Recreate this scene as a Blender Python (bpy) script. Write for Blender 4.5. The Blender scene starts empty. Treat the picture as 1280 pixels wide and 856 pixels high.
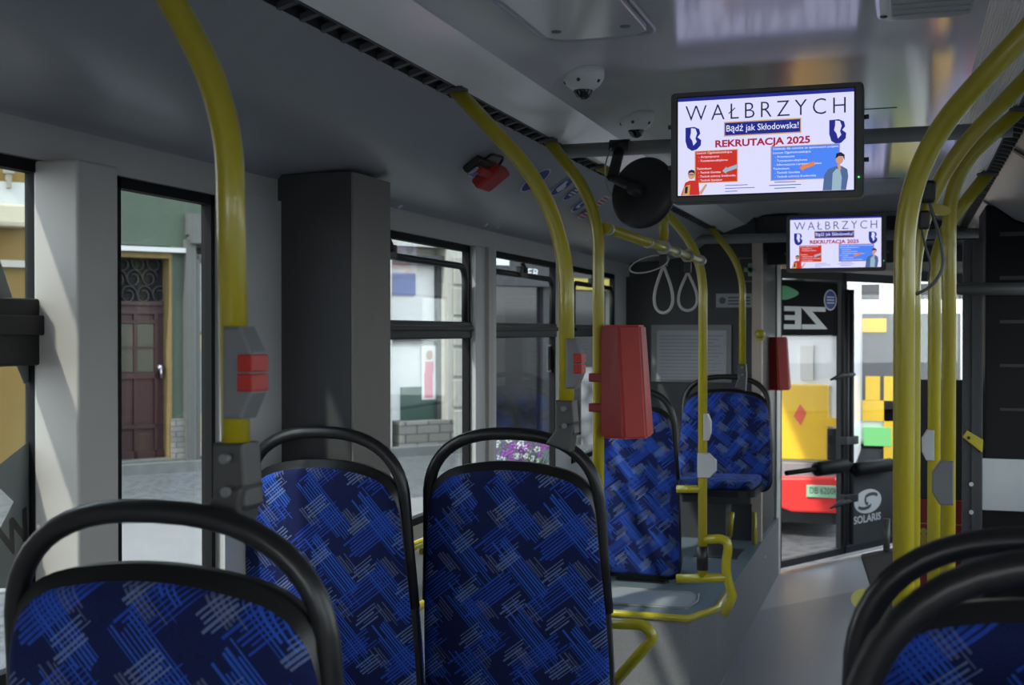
import bpy, bmesh, math, random
from mathutils import Vector, Matrix, Quaternion
random.seed(4)
C = bpy.context.scene
# ---------------------------------------------------------------- camera, world, exposure
W, H, F = 1280.0, 856.0, 1500.0
YAW = math.atan(493/F); PITCH = -math.atan(13/F)
EYE = Vector((0, 0, 1.6))
cam = bpy.data.objects.new('camera', bpy.data.cameras.new('camera')); C.collection.objects.link(cam)
cam.data.sensor_width = 36; cam.data.lens = 36*F/W; cam.data.clip_start = .02
cam.location = EYE; cam.rotation_euler = (math.pi/2+PITCH, 0, YAW)
cam.data.dof.use_dof = True; cam.data.dof.focus_distance = 3.1; cam.data.dof.aperture_fstop = 7.0
C.camera = cam
ROT = cam.rotation_euler.to_matrix()
C.view_settings.view_transform = 'Standard'; C.view_settings.look = 'None'
C.view_settings.gamma = 1; C.view_settings.use_curve_mapping = False
C.view_settings.exposure = 0.34
w = bpy.data.worlds.new('sky'); C.world = w; w.use_nodes = True
nt = w.node_tree; bg = nt.nodes['Background']
tc = nt.nodes.new('ShaderNodeTexCoord'); sx = nt.nodes.new('ShaderNodeSeparateXYZ'); cr = nt.nodes.new('ShaderNodeValToRGB')
nt.links.new(tc.outputs['Generated'], sx.inputs[0]); nt.links.new(sx.outputs['Z'], cr.inputs[0]); nt.links.new(cr.outputs[0], bg.inputs[0])
cr.color_ramp.elements[0].color = (.95, .97, 1, 1); cr.color_ramp.elements[1].color = (.62, .78, 1, 1)
bg.inputs[1].default_value = 3.6
sun = bpy.data.objects.new('sun', bpy.data.lights.new('sun', 'SUN')); C.collection.objects.link(sun)
sun.data.energy = 4.5; sun.data.angle = math.radians(2); sun.data.color = (1, .95, .86)
sun.rotation_euler = Vector((.30, .62, -.73)).to_track_quat('-Z', 'Y').to_euler()
try:
    C.cycles.max_bounces = 10; C.cycles.transparent_max_bounces = 24; C.cycles.use_denoising = True
    C.cycles.diffuse_bounces = 6; C.cycles.glossy_bounces = 4; C.cycles.sample_clamp_indirect = 6
except Exception: pass

# ---------------------------------------------------------------- helpers
def ray(u, v): return ROT @ Vector(((u-W/2)/F, -(v-H/2)/F, -1))
def atY(u, v, Y): r = ray(u, v); return EYE + r*(Y/r.y)
def atX(u, v, X): r = ray(u, v); return EYE + r*(X/r.x)
def atZ(u, v, Z): r = ray(u, v); return EYE + r*((Z-EYE.z)/r.z)
def atP(u, v, P, N): r = ray(u, v); return EYE + r*((Vector(P)-EYE).dot(Vector(N))/r.dot(Vector(N)))

def mat(name, col, rough=.5, metal=0, spec=.5, var=.06, scale=14, bump=0, emit=None, es=1, coat=0):
    m = bpy.data.materials.new(name); m.use_nodes = True; n = m.node_tree.nodes; l = m.node_tree.links
    b = n['Principled BSDF']
    b.inputs['Roughness'].default_value = rough; b.inputs['Metallic'].default_value = metal
    b.inputs['Specular IOR Level'].default_value = spec; b.inputs['Coat Weight'].default_value = coat
    t = n.new('ShaderNodeTexCoord'); nz = n.new('ShaderNodeTexNoise'); nz.inputs['Scale'].default_value = scale
    nz.inputs['Detail'].default_value = 4
    l.new(t.outputs['Object'], nz.inputs['Vector'])
    mr = n.new('ShaderNodeMapRange'); mr.inputs[3].default_value = 1-var; mr.inputs[4].default_value = 1+var
    l.new(nz.outputs['Fac'], mr.inputs[0])
    mx = n.new('ShaderNodeVectorMath'); mx.operation = 'SCALE'; mx.inputs[0].default_value = col[:3]
    l.new(mr.outputs[0], mx.inputs['Scale']); l.new(mx.outputs[0], b.inputs['Base Color'])
    if bump:
        bp = n.new('ShaderNodeBump'); bp.inputs['Strength'].default_value = bump; bp.inputs['Distance'].default_value = .01
        nz2 = n.new('ShaderNodeTexNoise'); nz2.inputs['Scale'].default_value = scale*8; l.new(t.outputs['Object'], nz2.inputs['Vector'])
        l.new(nz2.outputs['Fac'], bp.inputs['Height']); l.new(bp.outputs[0], b.inputs['Normal'])
    if emit:
        b.inputs['Emission Color'].default_value = (*emit, 1); b.inputs['Emission Strength'].default_value = es
    return m

def screen_mat(name, col, es=.78):
    m = bpy.data.materials.new(name); m.use_nodes = True; b = m.node_tree.nodes['Principled BSDF']
    b.inputs['Base Color'].default_value = (.02, .02, .02, 1); b.inputs['Roughness'].default_value = .3
    b.inputs['Emission Color'].default_value = (*col, 1); b.inputs['Emission Strength'].default_value = es
    return m

def glass_mat(name, tint=(1, 1, 1), ior=1.5, boost=1.0):
    m = bpy.data.materials.new(name); m.use_nodes = True; n = m.node_tree.nodes; l = m.node_tree.links
    n.remove(n['Principled BSDF']); out = n['Material Output']
    tr = n.new('ShaderNodeBsdfTransparent'); tr.inputs[0].default_value = (*tint, 1)
    gl = n.new('ShaderNodeBsdfGlossy'); gl.inputs['Roughness'].default_value = .01
    fr = n.new('ShaderNodeFresnel'); ge = n.new('ShaderNodeNewGeometry'); io = n.new('ShaderNodeMapRange'); io.inputs[3].default_value = ior; io.inputs[4].default_value = 1/ior
    l.new(ge.outputs['Backfacing'], io.inputs[0]); l.new(io.outputs[0], fr.inputs[0])
    mu = n.new('ShaderNodeMath'); mu.operation = 'MULTIPLY'; mu.inputs[1].default_value = boost; mu.use_clamp = True
    mx = n.new('ShaderNodeMixShader')
    l.new(fr.outputs[0], mu.inputs[0]); l.new(mu.outputs[0], mx.inputs[0]); l.new(tr.outputs[0], mx.inputs[1]); l.new(gl.outputs[0], mx.inputs[2])
    l.new(mx.outputs[0], out.inputs[0])
    return m

def fabric_mat():
    m = bpy.data.materials.new('seat_fabric'); m.use_nodes = True; n = m.node_tree.nodes; l = m.node_tree.links
    b = n['Principled BSDF']; b.inputs['Roughness'].default_value = .85; b.inputs['Sheen Weight'].default_value = .15
    b.inputs['Specular IOR Level'].default_value = .2
    b.inputs['Sheen Tint'].default_value = (.3, .4, 1, 1)
    t = n.new('ShaderNodeTexCoord'); s = n.new('ShaderNodeSeparateXYZ'); l.new(t.outputs['Object'], s.inputs[0])
    def M(op, a, b_=None, c=None, clamp=False):
        k = n.new('ShaderNodeMath'); k.operation = op; k.use_clamp = clamp
        for i, v in enumerate((a, b_, c)):
            if v is None: continue
            if isinstance(v, (int, float)): k.inputs[i].default_value = v
            else: l.new(v, k.inputs[i])
        return k.outputs[0]
    # vertical coordinate: height plus depth, so that the pattern runs over the cushion too
    X = s.outputs['X']; Z = M('SUBTRACT', s.outputs['Z'], M('MULTIPLY', M('MAXIMUM', M('SUBTRACT', s.outputs['Y'], .09), 0), .9))
    def wn(a, b_):
        jit = n.new('ShaderNodeTexWhiteNoise'); jit.noise_dimensions = '2D'; cmb = n.new('ShaderNodeCombineXYZ')
        l.new(a, cmb.inputs[0])
        if isinstance(b_, (int, float)): cmb.inputs[1].default_value = b_
        else: l.new(b_, cmb.inputs[1])
        l.new(cmb.outputs[0], jit.inputs['Vector']); return jit.outputs['Value']
    def family(deg, period, seg, off, duty, nl, width, seed):
        c_, s_ = math.cos(math.radians(deg)), math.sin(math.radians(deg))
        al = M('ADD', M('MULTIPLY', X, c_), M('MULTIPLY', Z, s_))
        ac = M('SUBTRACT', M('MULTIPLY', X, s_), M('MULTIPLY', Z, c_))
        q = M('ADD', M('DIVIDE', ac, period), off+50)
        cell = M('FLOOR', q); f = M('FRACT', q)
        sub = M('FLOOR', M('MULTIPLY', q, nl)); r = wn(sub, seed)
        band = M('LESS_THAN', M('ABSOLUTE', M('SUBTRACT', f, .5)), width)
        a = M('ADD', M('ADD', M('DIVIDE', al, seg), M('MULTIPLY', cell, .5)), M('MULTIPLY', r, .20)); a = M('ADD', a, 50)
        on = M('LESS_THAN', M('FRACT', a), duty)
        thin = M('LESS_THAN', M('ABSOLUTE', M('SUBTRACT', M('FRACT', M('MULTIPLY', q, nl)), .5)), M('ADD', .10, M('MULTIPLY', r, .26)))
        return M('MULTIPLY', M('MULTIPLY', band, on), thin), r
    f1, h1 = family(-50, .088, .27, .2, .62, 12, .29, 1)
    f2, h2 = family(38, .096, .25, .7, .60, 13, .27, 2)
    f3, h3 = family(38, .096, .14, .15, .45, 13, .17, 3)
    f4, h4 = family(-50, .088, .15, .65, .35, 12, .14, 4)
    nz = n.new('ShaderNodeTexNoise'); nz.inputs['Scale'].default_value = 400; l.new(t.outputs['Object'], nz.inputs['Vector'])
    def mix(fac, a, bcol):
        k = n.new('ShaderNodeMix'); k.data_type = 'RGBA'
        l.new(fac, k.inputs[0])
        if isinstance(a, tuple): k.inputs[6].default_value = (*a, 1)
        else: l.new(a, k.inputs[6])
        k.inputs[7].default_value = (*bcol, 1); return k.outputs[2]
    c = mix(M('MULTIPLY', f1, .85), (.005, .009, .058), (.021, .090, .46))
    c = mix(M('MULTIPLY', f2, .75), c, (.018, .068, .43))
    c = mix(M('MULTIPLY', f3, .6), c, (.16, .22, .40))
    c = mix(M('MULTIPLY', f4, .45), c, (.14, .17, .28))
    sc = n.new('ShaderNodeVectorMath'); sc.operation = 'SCALE'; l.new(c, sc.inputs[0])
    l.new(M('ADD', M('MULTIPLY', nz.outputs['Fac'], 1.0), .5), sc.inputs['Scale']); l.new(sc.outputs[0], b.inputs['Base Color'])
    bp = n.new('ShaderNodeBump'); bp.inputs['Strength'].default_value = .25; bp.inputs['Distance'].default_value = .002
    l.new(nz.outputs['Fac'], bp.inputs['Height']); l.new(bp.outputs[0], b.inputs['Normal'])
    return m

def brick_mat(name, c1, c2, mortar, scale, bw=.5, rh=.25):
    m = bpy.data.materials.new(name); m.use_nodes = True; n = m.node_tree.nodes; l = m.node_tree.links
    b = n['Principled BSDF']; b.inputs['Roughness'].default_value = .9
    t = n.new('ShaderNodeTexCoord'); mp = n.new('ShaderNodeMapping'); mp.inputs['Rotation'].default_value = (math.pi/2, 0, 0)
    l.new(t.outputs['Object'], mp.inputs[0])
    br = n.new('ShaderNodeTexBrick'); l.new(mp.outputs[0], br.inputs[0])
    br.inputs['Color1'].default_value = (*c1, 1); br.inputs['Color2'].default_value = (*c2, 1); br.inputs['Mortar'].default_value = (*mortar, 1)
    br.inputs['Scale'].default_value = scale; br.inputs['Mortar Size'].default_value = .02
    br.inputs['Brick Width'].default_value = bw; br.inputs['Row Height'].default_value = rh
    l.new(br.outputs[0], b.inputs['Base Color'])
    return m

def cobble_mat(name, c1, c2, scale):
    m = bpy.data.materials.new(name); m.use_nodes = True; n = m.node_tree.nodes; l = m.node_tree.links
    b = n['Principled BSDF']; b.inputs['Roughness'].default_value = .8
    t = n.new('ShaderNodeTexCoord'); v = n.new('ShaderNodeTexVoronoi'); v.inputs['Scale'].default_value = scale
    l.new(t.outputs['Object'], v.inputs['Vector'])
    r = n.new('ShaderNodeValToRGB'); r.color_ramp.elements[0].color = (*c2, 1); r.color_ramp.elements[1].color = (*c1, 1)
    r.color_ramp.elements[0].position = .15; r.color_ramp.elements[1].position = .6
    l.new(v.outputs['Distance'], r.inputs[0]); l.new(r.outputs[0], b.inputs['Base Color'])
    return m

def new(): return bmesh.new()
def box(bm, a, b, mi=0, bevel=0):
    a = Vector(a); b = Vector(b); lo = Vector(map(min, a, b)); hi = Vector(map(max, a, b))
    n0 = len(bm.verts)
    r = bmesh.ops.create_cube(bm, size=1)
    for v in r['verts']:
        v.co = Vector((lo.x+(v.co.x+.5)*(hi.x-lo.x), lo.y+(v.co.y+.5)*(hi.y-lo.y), lo.z+(v.co.z+.5)*(hi.z-lo.z)))
    fs = {f for v in r['verts'] for f in v.link_faces}
    for f in fs: f.material_index = mi
    if bevel:
        es = list({e for v in r['verts'] for e in v.link_edges})
        out = bmesh.ops.bevel(bm, geom=es, offset=bevel, segments=3, profile=.5, affect='EDGES')
        for f in out['faces']: f.material_index = mi
def obox(bm, O, ex, ey, ez, r1, r2, r3, mi=0, bevel=0):
    O = Vector(O); ex = Vector(ex); ey = Vector(ey); ez = Vector(ez)
    r = bmesh.ops.create_cube(bm, size=1)
    for v in r['verts']:
        a = r1[0] if v.co.x < 0 else r1[1]; b = r2[0] if v.co.y < 0 else r2[1]; c = r3[0] if v.co.z < 0 else r3[1]
        v.co = O+ex*a+ey*b+ez*c
    for f in {f for v in r['verts'] for f in v.link_faces}: f.material_index = mi
    bmesh.ops.recalc_face_normals(bm, faces=list({f for v in r['verts'] for f in v.link_faces}))
    if bevel:
        es = list({e for v in r['verts'] for e in v.link_edges})
        out = bmesh.ops.bevel(bm, geom=es, offset=bevel, segments=2, profile=.5, affect='EDGES')
        for f in out['faces']: f.material_index = mi
def fillet(pts, r, n=7, closed=False):
    pts = [Vector(p) for p in pts]; out = []
    N = len(pts)
    rr = r if isinstance(r, (list, tuple)) else [r]*N
    for i, p in enumerate(pts):
        if not closed and i in (0, N-1): out.append(p); continue
        a = pts[i-1]; c = pts[(i+1) % N]
        da = (a-p); dc = (c-p); k = min(rr[i], da.length*.49, dc.length*.49)
        if k < 1e-4: out.append(p); continue
        A = p+da.normalized()*k; B = p+dc.normalized()*k
        for j in range(n+1):
            t = j/n; out.append(A*(1-t)**2+p*2*t*(1-t)+B*t*t)
    return out
def tube(bm, pts, r, seg=14, mi=0, closed=False, sy=1.0):
    pts = [Vector(p) for p in pts]; N = len(pts); rings = []
    T0 = None; Nn = None
    for i, p in enumerate(pts):
        if closed: T = (pts[(i+1) % N]-pts[i-1]).normalized()
        elif i == 0: T = (pts[1]-p).normalized()
        elif i == N-1: T = (p-pts[-2]).normalized()
        else: T = ((pts[i+1]-p).normalized()+(p-pts[i-1]).normalized()).normalized()
        if Nn is None:
            up = Vector((0, 0, 1)) if abs(T.z) < .8 else Vector((0, 1, 0))
            Nn = (up-T*up.dot(T)).normalized()
        else: Nn = (Nn-T*Nn.dot(T)).normalized()
        B = T.cross(Nn); ri = r[i] if isinstance(r, (list, tuple)) else r
        rings.append([bm.verts.new(p+Nn*math.cos(2*math.pi*k/seg)*ri+B*math.sin(2*math.pi*k/seg)*ri*sy) for k in range(seg)])
    M_ = N if closed else N-1
    for i in range(M_):
        a = rings[i]; b = rings[(i+1) % N]
        for k in range(seg):
            f = bm.faces.new((a[k], a[(k+1) % seg], b[(k+1) % seg], b[k])); f.smooth = True; f.material_index = mi
    if not closed:
        for rg, rev in ((rings[0], True), (rings[-1], False)):
            f = bm.faces.new(list(reversed(rg)) if rev else rg); f.material_index = mi
def cyl(bm, a, b, r, seg=20, mi=0): tube(bm, [a, b], r, seg, mi)
def lathe(bm, prof, O, axis, seg=32, mi=0):
    O = Vector(O); q = Vector((0, 0, 1)).rotation_difference(Vector(axis).normalized()); rings = []
    for (r, h) in prof:
        if r < 1e-5: rings.append([bm.verts.new(O+q @ Vector((0, 0, h)))])
        else: rings.append([bm.verts.new(O+q @ Vector((r*math.cos(2*math.pi*k/seg), r*math.sin(2*math.pi*k/seg), h))) for k in range(seg)])
    for i in range(len(rings)-1):
        a, b = rings[i], rings[i+1]
        for k in range(seg):
            k2 = (k+1) % seg
            if len(a) == 1 and len(b) == 1: continue
            if len(a) == 1: f = bm.faces.new((a[0], b[k2], b[k]))
            elif len(b) == 1: f = bm.faces.new((a[k], a[k2], b[0]))
            else: f = bm.faces.new((a[k], a[k2], b[k2], b[k]))
            f.smooth = True; f.material_index = mi
def prism(bm, poly, ext, mi=0, bevel=0):
    """poly: list of 3D points, ext: extrusion vector"""
    ext = Vector(ext); a = [bm.verts.new(Vector(p)) for p in poly]; b = [bm.verts.new(Vector(p)+ext) for p in poly]
    fs = [bm.faces.new(a), bm.faces.new(list(reversed(b)))]; n = len(a)
    for i in range(n): fs.append(bm.faces.new((a[i], b[i], b[(i+1) % n], a[(i+1) % n])))
    for f in fs: f.material_index = mi
    bmesh.ops.recalc_face_normals(bm, faces=fs)
    if bevel:
        es = list({e for f in fs[:2] for e in f.edges})
        out = bmesh.ops.bevel(bm, geom=es, offset=bevel, segments=2, profile=.5, affect='EDGES')
        for f in out['faces']: f.material_index = mi
def flat(bm, poly, mi=0):
    f = bm.faces.new([bm.verts.new(Vector(p)) for p in poly]); f.material_index = mi
def extr_profile(bm, prof, y0, y1, mi=0, thick=0, smooth=False):
    """open polyline in X,Z swept along Y"""
    a = [bm.verts.new((x, y0, z)) for x, z in prof]; b = [bm.verts.new((x, y1, z)) for x, z in prof]
    for i in range(len(prof)-1):
        f = bm.faces.new((a[i], a[i+1], b[i+1], b[i])); f.material_index = mi; f.smooth = smooth

def link(name, bm, m, parent=None, off=None):
    bmesh.ops.recalc_face_normals(bm, faces=bm.faces)
    if off is not None: bmesh.ops.translate(bm, verts=bm.verts, vec=-Vector(off))
    me = bpy.data.meshes.new(name); bm.to_mesh(me); bm.free()
    for x in (m if isinstance(m, (list, tuple)) else [m]): me.materials.append(x)
    o = bpy.data.objects.new(name, me); C.collection.objects.link(o)
    if parent: o.parent = parent
    elif off is not None: o.location = off
    return o
def struct(name, bm, m, parent=None):
    o = link(name, bm, m, parent)
    if not parent: o['kind'] = 'structure'
    return o
class Thing:
    def __init__(s, name, label, cat, loc=(0, 0, 0), rotz=0, group=None, kind=None):
        s.o = bpy.data.objects.new(name, None); C.collection.objects.link(s.o); s.o.empty_display_size = .05
        s.o.location = loc; s.o.rotation_euler = (0, 0, rotz); s.loc = Vector(loc)
        if kind: s.o['kind'] = kind
        else: s.o['label'] = label; s.o['category'] = cat
        if group: s.o['group'] = group
    def part(s, name, bm, m, sub=None, world=True, label=None):
        o = link(name, bm, m, sub or s.o, s.loc if world else None)
        if label: o['label'] = label
        return o
def loose(bm):
    seen = set(); out = []
    for v in bm.verts:
        if v in seen: continue
        st = [v]; comp = []; seen.add(v)
        while st:
            x = st.pop(); comp.append(x)
            for e in x.link_edges:
                y = e.other_vert(x)
                if y not in seen: seen.add(y); st.append(y)
        out.append(comp)
    return out
def split_bm(bm):
    res = []
    for comp in loose(bm):
        nb = bmesh.new(); mp = {v: nb.verts.new(v.co) for v in comp}
        for f in {f for v in comp for f in v.link_faces}:
            g = nb.faces.new([mp[v] for v in f.verts]); g.material_index = f.material_index; g.smooth = f.smooth
        res.append(nb)
    bm.free(); return res
def _split(s, name, bm, m, sub=None, world=True, label=None):
    return [s.part(name, nb, m, sub, world, label) for nb in split_bm(bm)]
Thing.split = _split
def single(name, bm, m, label, cat, loc=(0, 0, 0), group=None):
    o = link(name, bm, m, None, loc); o['label'] = label; o['category'] = cat
    if group: o['group'] = group
    return o
def dup(root, loc=None, rotz=None, label=None, group=None):
    r = root.copy(); C.collection.objects.link(r)
    if loc is not None: r.location = loc
    if rotz is not None: r.rotation_euler = (0, 0, rotz)
    if label: r['label'] = label
    if group: r['group'] = group
    for ch in list(root.children):
        c = ch.copy(); C.collection.objects.link(c); c.parent = r
        for g in list(ch.children):
            d = g.copy(); C.collection.objects.link(d); d.parent = c
    return r

def text_into(bm, body, size, O, ex, ez, mi=0, spacing=1.0, width=None, align='LEFT', shear=0, bold=0, depth=0):
    """letters as flat (or extruded) faces; O = baseline anchor, ex = reading direction, ez = up"""
    cu = bpy.data.curves.new('t', 'FONT'); cu.body = body; cu.size = size; cu.space_character = spacing; cu.shear = shear
    cu.offset = bold; cu.align_x = 'LEFT'; cu.extrude = depth; cu.resolution_u = 3
    ob = bpy.data.objects.new('t', cu); C.collection.objects.link(ob)
    dg = bpy.context.evaluated_depsgraph_get(); me = bpy.data.meshes.new_from_object(ob.evaluated_get(dg))
    xs = [v.co.x for v in me.vertices]
    if not xs: return
    x0, x1 = min(xs), max(xs); sc = (width/(x1-x0)) if width else 1.0
    wtot = (x1-x0)*sc; dx = {'LEFT': 0, 'CENTER': -wtot/2, 'RIGHT': -wtot}[align]
    O = Vector(O); ex = Vector(ex); ez = Vector(ez); en = ex.cross(ez)
    vs = [bm.verts.new(O+ex*((v.co.x-x0)*sc+dx)+ez*v.co.y-en*(-v.co.z)) for v in me.vertices]
    for p in me.polygons:
        try: f = bm.faces.new([vs[i] for i in p.vertices]); f.material_index = mi
        except ValueError: pass
    bpy.data.objects.remove(ob); bpy.data.meshes.remove(me)

# ---------------------------------------------------------------- materials
m_cove = mat('cove_plastic', (.31, .315, .325), .36, var=.04)
m_pelmet = mat('pelmet_plastic', (.42, .41, .39), .45)
m_ceil = mat('ceiling_panel', (.62, .62, .61), .15, spec=.6, var=.03, scale=5)
m_rib = mat('ribbed_light_cover', (.88, .87, .84), .2, spec=.7, var=.03)
m_vent = mat('vent_black', (.012, .012, .013), .6)
m_ventfin = mat('vent_fin', (.07, .07, .075), .5)
m_wall = mat('side_wall_plastic', (.44, .44, .44), .45, scale=6)
m_pillar = mat('pillar_plastic', (.40, .38, .355), .5, scale=6)
m_dark = mat('dark_panel', (.036, .037, .041), .6, bump=.05, scale=30)
m_black = mat('black_plastic', (.012, .012, .013), .42, spec=.5)
m_rubber = mat('window_rubber', (.005, .005, .006), .7, spec=.2)
m_frame = mat('hopper_frame', (.012, .012, .012), .5, spec=.3)
m_matte = mat('matte_black', (.006, .006, .007), .6, spec=.2)
m_grey = mat('grey_plastic', (.16, .165, .17), .42)
m_bar = mat('bar_grey', (.22, .22, .22), .45)
m_lgrey = mat('light_grey_plastic', (.42, .43, .44), .4)
m_clamp = mat('clamp_plastic', (.055, .055, .055), .45)
m_yellow = mat('yellow_powder_coat', (.40, .33, .012), .28, spec=.55, var=.03, coat=.3)
m_seatshell = mat('seat_shell', (.009, .009, .010), .33, spec=.5)
m_fabric = fabric_mat()
m_floor = mat('vinyl_floor', (.34, .335, .36), .36, var=.14, scale=60, bump=.08)
m_floor2 = mat('vinyl_floor_blue', (.21, .22, .26), .38, var=.14, scale=60, bump=.08)
m_podium = mat('podium_side', (.17, .17, .18), .6, var=.2, scale=90)
m_podiumtop = mat('podium_top', (.12, .16, .19), .42, var=.2, scale=90)
m_red = mat('red_plastic', (.42, .022, .016), .42, spec=.4)
m_dred = mat('dark_red_plastic', (.24, .012, .012), .35)
m_white = mat('white_plastic', (.72, .72, .70), .35)
m_chrome = mat('chrome', (.7, .7, .7), .2, metal=1)
m_beige = mat('beige_post', (.46, .38, .32), .5)
m_lens = mat('black_lens', (.01, .01, .01), .06, spec=.8)
m_glass = glass_mat('window_glass', (.84, .87, .86), 1.52, .7)
m_dglass = glass_mat('door_glass', (.92, .93, .93), 1.52, .55)
m_tint = glass_mat('tinted_glass', (.45, .48, .48), 1.52, 1.2)
m_strap = mat('strap_grey', (.40, .39, .37), .5)

# ---------------------------------------------------------------- the bus shell
WL, WR = -1.62, .87            # inner faces of the side walls
XC = (WL+WR)/2
def mir(x): return 2*XC-x
ZT, ZB = 1.937, .93            # window head and sill
Y0, Y1 = -2.6, 7.15
def yL(u): return atX(u, 415, WL).y

YFr = 11.5
# floor: ends on the slanted line of the front doors
A = Vector((-.78, 8.18, 0)); D = Vector((.49, .87, 0)).normalized(); E = A+D*3.4
b = new(); prism(b, [(WL-.05, Y0, -.06), (WR+.05, Y0, -.06), (WR+.05, E.y, -.06), (E.x, E.y, -.06), (A.x, A.y, -.06), (WL-.05, 8.18, -.06)], (0, 0, .06))
struct('floor', b, m_floor)
# blue-grey aisle strip with a slanted start, 2 mm mat
b = new(); q = [atZ(940, 765, 0), atZ(1075, 738, 0), atZ(1150, 738, 0), Vector((.35, 2.0, 0)), Vector((-.67, 2.0, 0)), Vector((-.79, 5.4, 0))]
prism(b, q, (0, 0, .002)); struct('trim_1', b, m_floor2)
b = new(); c0 = atZ(1082, 748, .0021)
prism(b, [c0+Vector((.085*math.cos(t*.3), .30*math.sin(t*.3), 0)) for t in range(21)], (0, 0, .001))
single('floor_marking', b, mat('yellow_marking', (.62, .55, .05), .5), 'round yellow warning mark on the aisle floor before the front door', 'floor marking')
# ceiling: centre panels
b = new()
prof = [(-.90, 2.235), (-.86, 2.27), (-.80, 2.292), (-.72, 2.30), (mir(-.72), 2.30), (mir(-.80), 2.292), (mir(-.86), 2.27), (mir(-.90), 2.235)]
extr_profile(b, prof, Y0, 7.6, smooth=True)
for y in (.2, 2.05, 3.93, 5.72, 7.3): box(b, (-.72, y, 2.2985), (mir(-.72), y+.006, 2.301), 1)
box(b, (-1.7, Y0, 2.32), (.95, E.y+.3, 2.36), 0)
struct('ceiling', b, [m_ceil, m_black])
# ribbed light strips (one each side), real ribs
for k, sgn in enumerate((0, 1)):
    b = new(); pr = []
    n = 24
    for i in range(n*2+1):
        t = i/(n*2); x = -1.03+t*.13; z = 2.186+t*.049+(.0035 if i % 2 else 0)
        pr.append((x if not sgn else mir(x), z))
    extr_profile(b, pr, Y0, 7.6); struct('trim_%d' % (2+k), b, m_rib)
# vent strips
for k, sgn in enumerate((0, 1)):
    b = new(); f = (lambda x: x) if not sgn else mir
    extr_profile(b, [(f(-1.068), 2.178), (f(-1.066), 2.20), (f(-1.032), 2.21), (f(-1.03), 2.188)], Y0, 7.6)
    y = Y0
    while y < 7.5:
        prism(b, [(f(-1.069), y, 2.176), (f(-1.029), y, 2.1865), (f(-1.029), y+.016, 2.1865), (f(-1.069), y+.016, 2.176)], (0, 0, .012), 1); y += .085
    box(b, (f(-1.031), Y0, 2.186), (f(-1.027), 7.6, 2.196), 1)
    struct('trim_%d' % (4+k), b, [m_vent, m_ventfin])
# coves
CV = [(-1.60, 1.935), (-1.60, 2.008), (-1.588, 2.022), (-1.42, 2.030), (-1.29, 2.046), (-1.195, 2.085), (-1.068, 2.178)]
for k, sgn in enumerate((0, 1)):
    b = new(); f = (lambda x: x) if not sgn else mir
    extr_profile(b, [(f(x), z) for x, z in CV[1:]], Y0, 8.0, smooth=True); extr_profile(b, [(f(x), z) for x, z in CV[:2]], Y0, 8.0, mi=1)
    extr_profile(b, [(f(WL-.02), 1.935), (f(-1.60), 1.935)], Y0, 8.0, mi=1)
    if sgn:
        for y in (4.2, 5.4): box(b, (f(-1.585), y, 2.0), (f(-1.57), y+.05, 2.01), 1)
    struct('trim_%d' % (6+k), b, [m_cove, m_pelmet])
# dark diagonal ribs on the right-hand cove (joints)
for k, y in enumerate((4.05, 5.6)):
    b = new(); N = Vector((.12, 0, -.33)).normalized()
    for i in range(3, 6):
        x0, z0 = CV[i]; x1, z1 = CV[i+1]
        prism(b, [(mir(x0), y+.0, z0-.004), (mir(x1), y+0, z1-.004), (mir(x1), y+.045, z1-.004), (mir(x0), y+.045, z0-.004)], (0, 0, -.006))
    struct('trim_%d' % (9+k), b, m_clamp)

# left wall with window openings
wins = [(yL(-230), yL(50)), (yL(143), yL(266)), (3.02, yL(586)), (yL(612), yL(693)), (yL(714), yL(767))]
def side_wall(name, x, out, wins, yend, mt, y_start=Y0):
    b = new(); xo = x+out*.02
    box(b, (x, y_start, .0), (xo, yend, ZB)); box(b, (x, y_start, ZT), (xo, yend, 2.32))
    ys = [y_start]+[t for w_ in wins for t in w_]+[yend]
    for i in range(0, len(ys), 2): box(b, (x, ys[i], ZB), (xo, ys[i+1], ZT))
    return struct(name, b, mt)
side_wall('wall_left', WL, -1, wins, 8.18, m_wall)
nwin = [0]
def window(x, out, y0, y1, hopper, sliding=True, frame_z=None):
    nwin[0] += 1
    b = new(); t = .016; xi = x-out*.006; xo = x+out*.022
    for (a0, a1, z0, z1) in ((y0, y1, ZB, ZB+t*1.6), (y0, y1, ZT-t*1.6, ZT), (y0, y0+t, ZB, ZT), (y1-t, y1, ZB, ZT)):
        box(b, (xi, a0, z0), (xo, a1, z1))
    fr = struct('window_%d' % nwin[0], b, m_rubber)
    b = new(); box(b, (x+out*.008, y0, ZB), (x+out*.013, y1, ZT)); struct('glass', b, m_glass, fr)
    if hopper:
        z0, z1 = frame_z or (1.575, 1.64)
        b = new(); box(b, (x-out*.014, y0, z0), (xo, y1, z1), bevel=.006); box(b, (x-out*.026, y0+.01, z0+(z1-z0)*.45), (x, y1-.01, z0+(z1-z0)*.75), bevel=.004)
        struct('transom_rail', b, m_frame, fr)
        if sliding:
            b = new(); zz = ZT-.085
            rect = fillet([(0, y0+.03, z1), (0, y0+.03, zz), (0, y1-.05, zz), (0, y1-.05, z1)], .06)
            tube(b, [Vector((x-out*.002, p.y, p.z)) for p in rect], .013, 8)
            struct('hopper_frame', b, m_frame, fr)
            b = new(); ym = y0+(y1-y0)*.42
            box(b, (x-out*.025, ym-.05, zz-.012), (x+out*.002, ym+.05, zz+.035), bevel=.005)
            cyl(b, (x-out*.03, ym, zz+.01), (x-out*.012, ym, zz+.05), .011); struct('latch', b, m_black, fr)
    return fr
wA = window(WL, -1, *wins[0], True, False, (1.535, 1.665))
window(WL, -1, *wins[1], False)
for k in (2, 3, 4): window(WL, -1, *wins[k], True)
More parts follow.
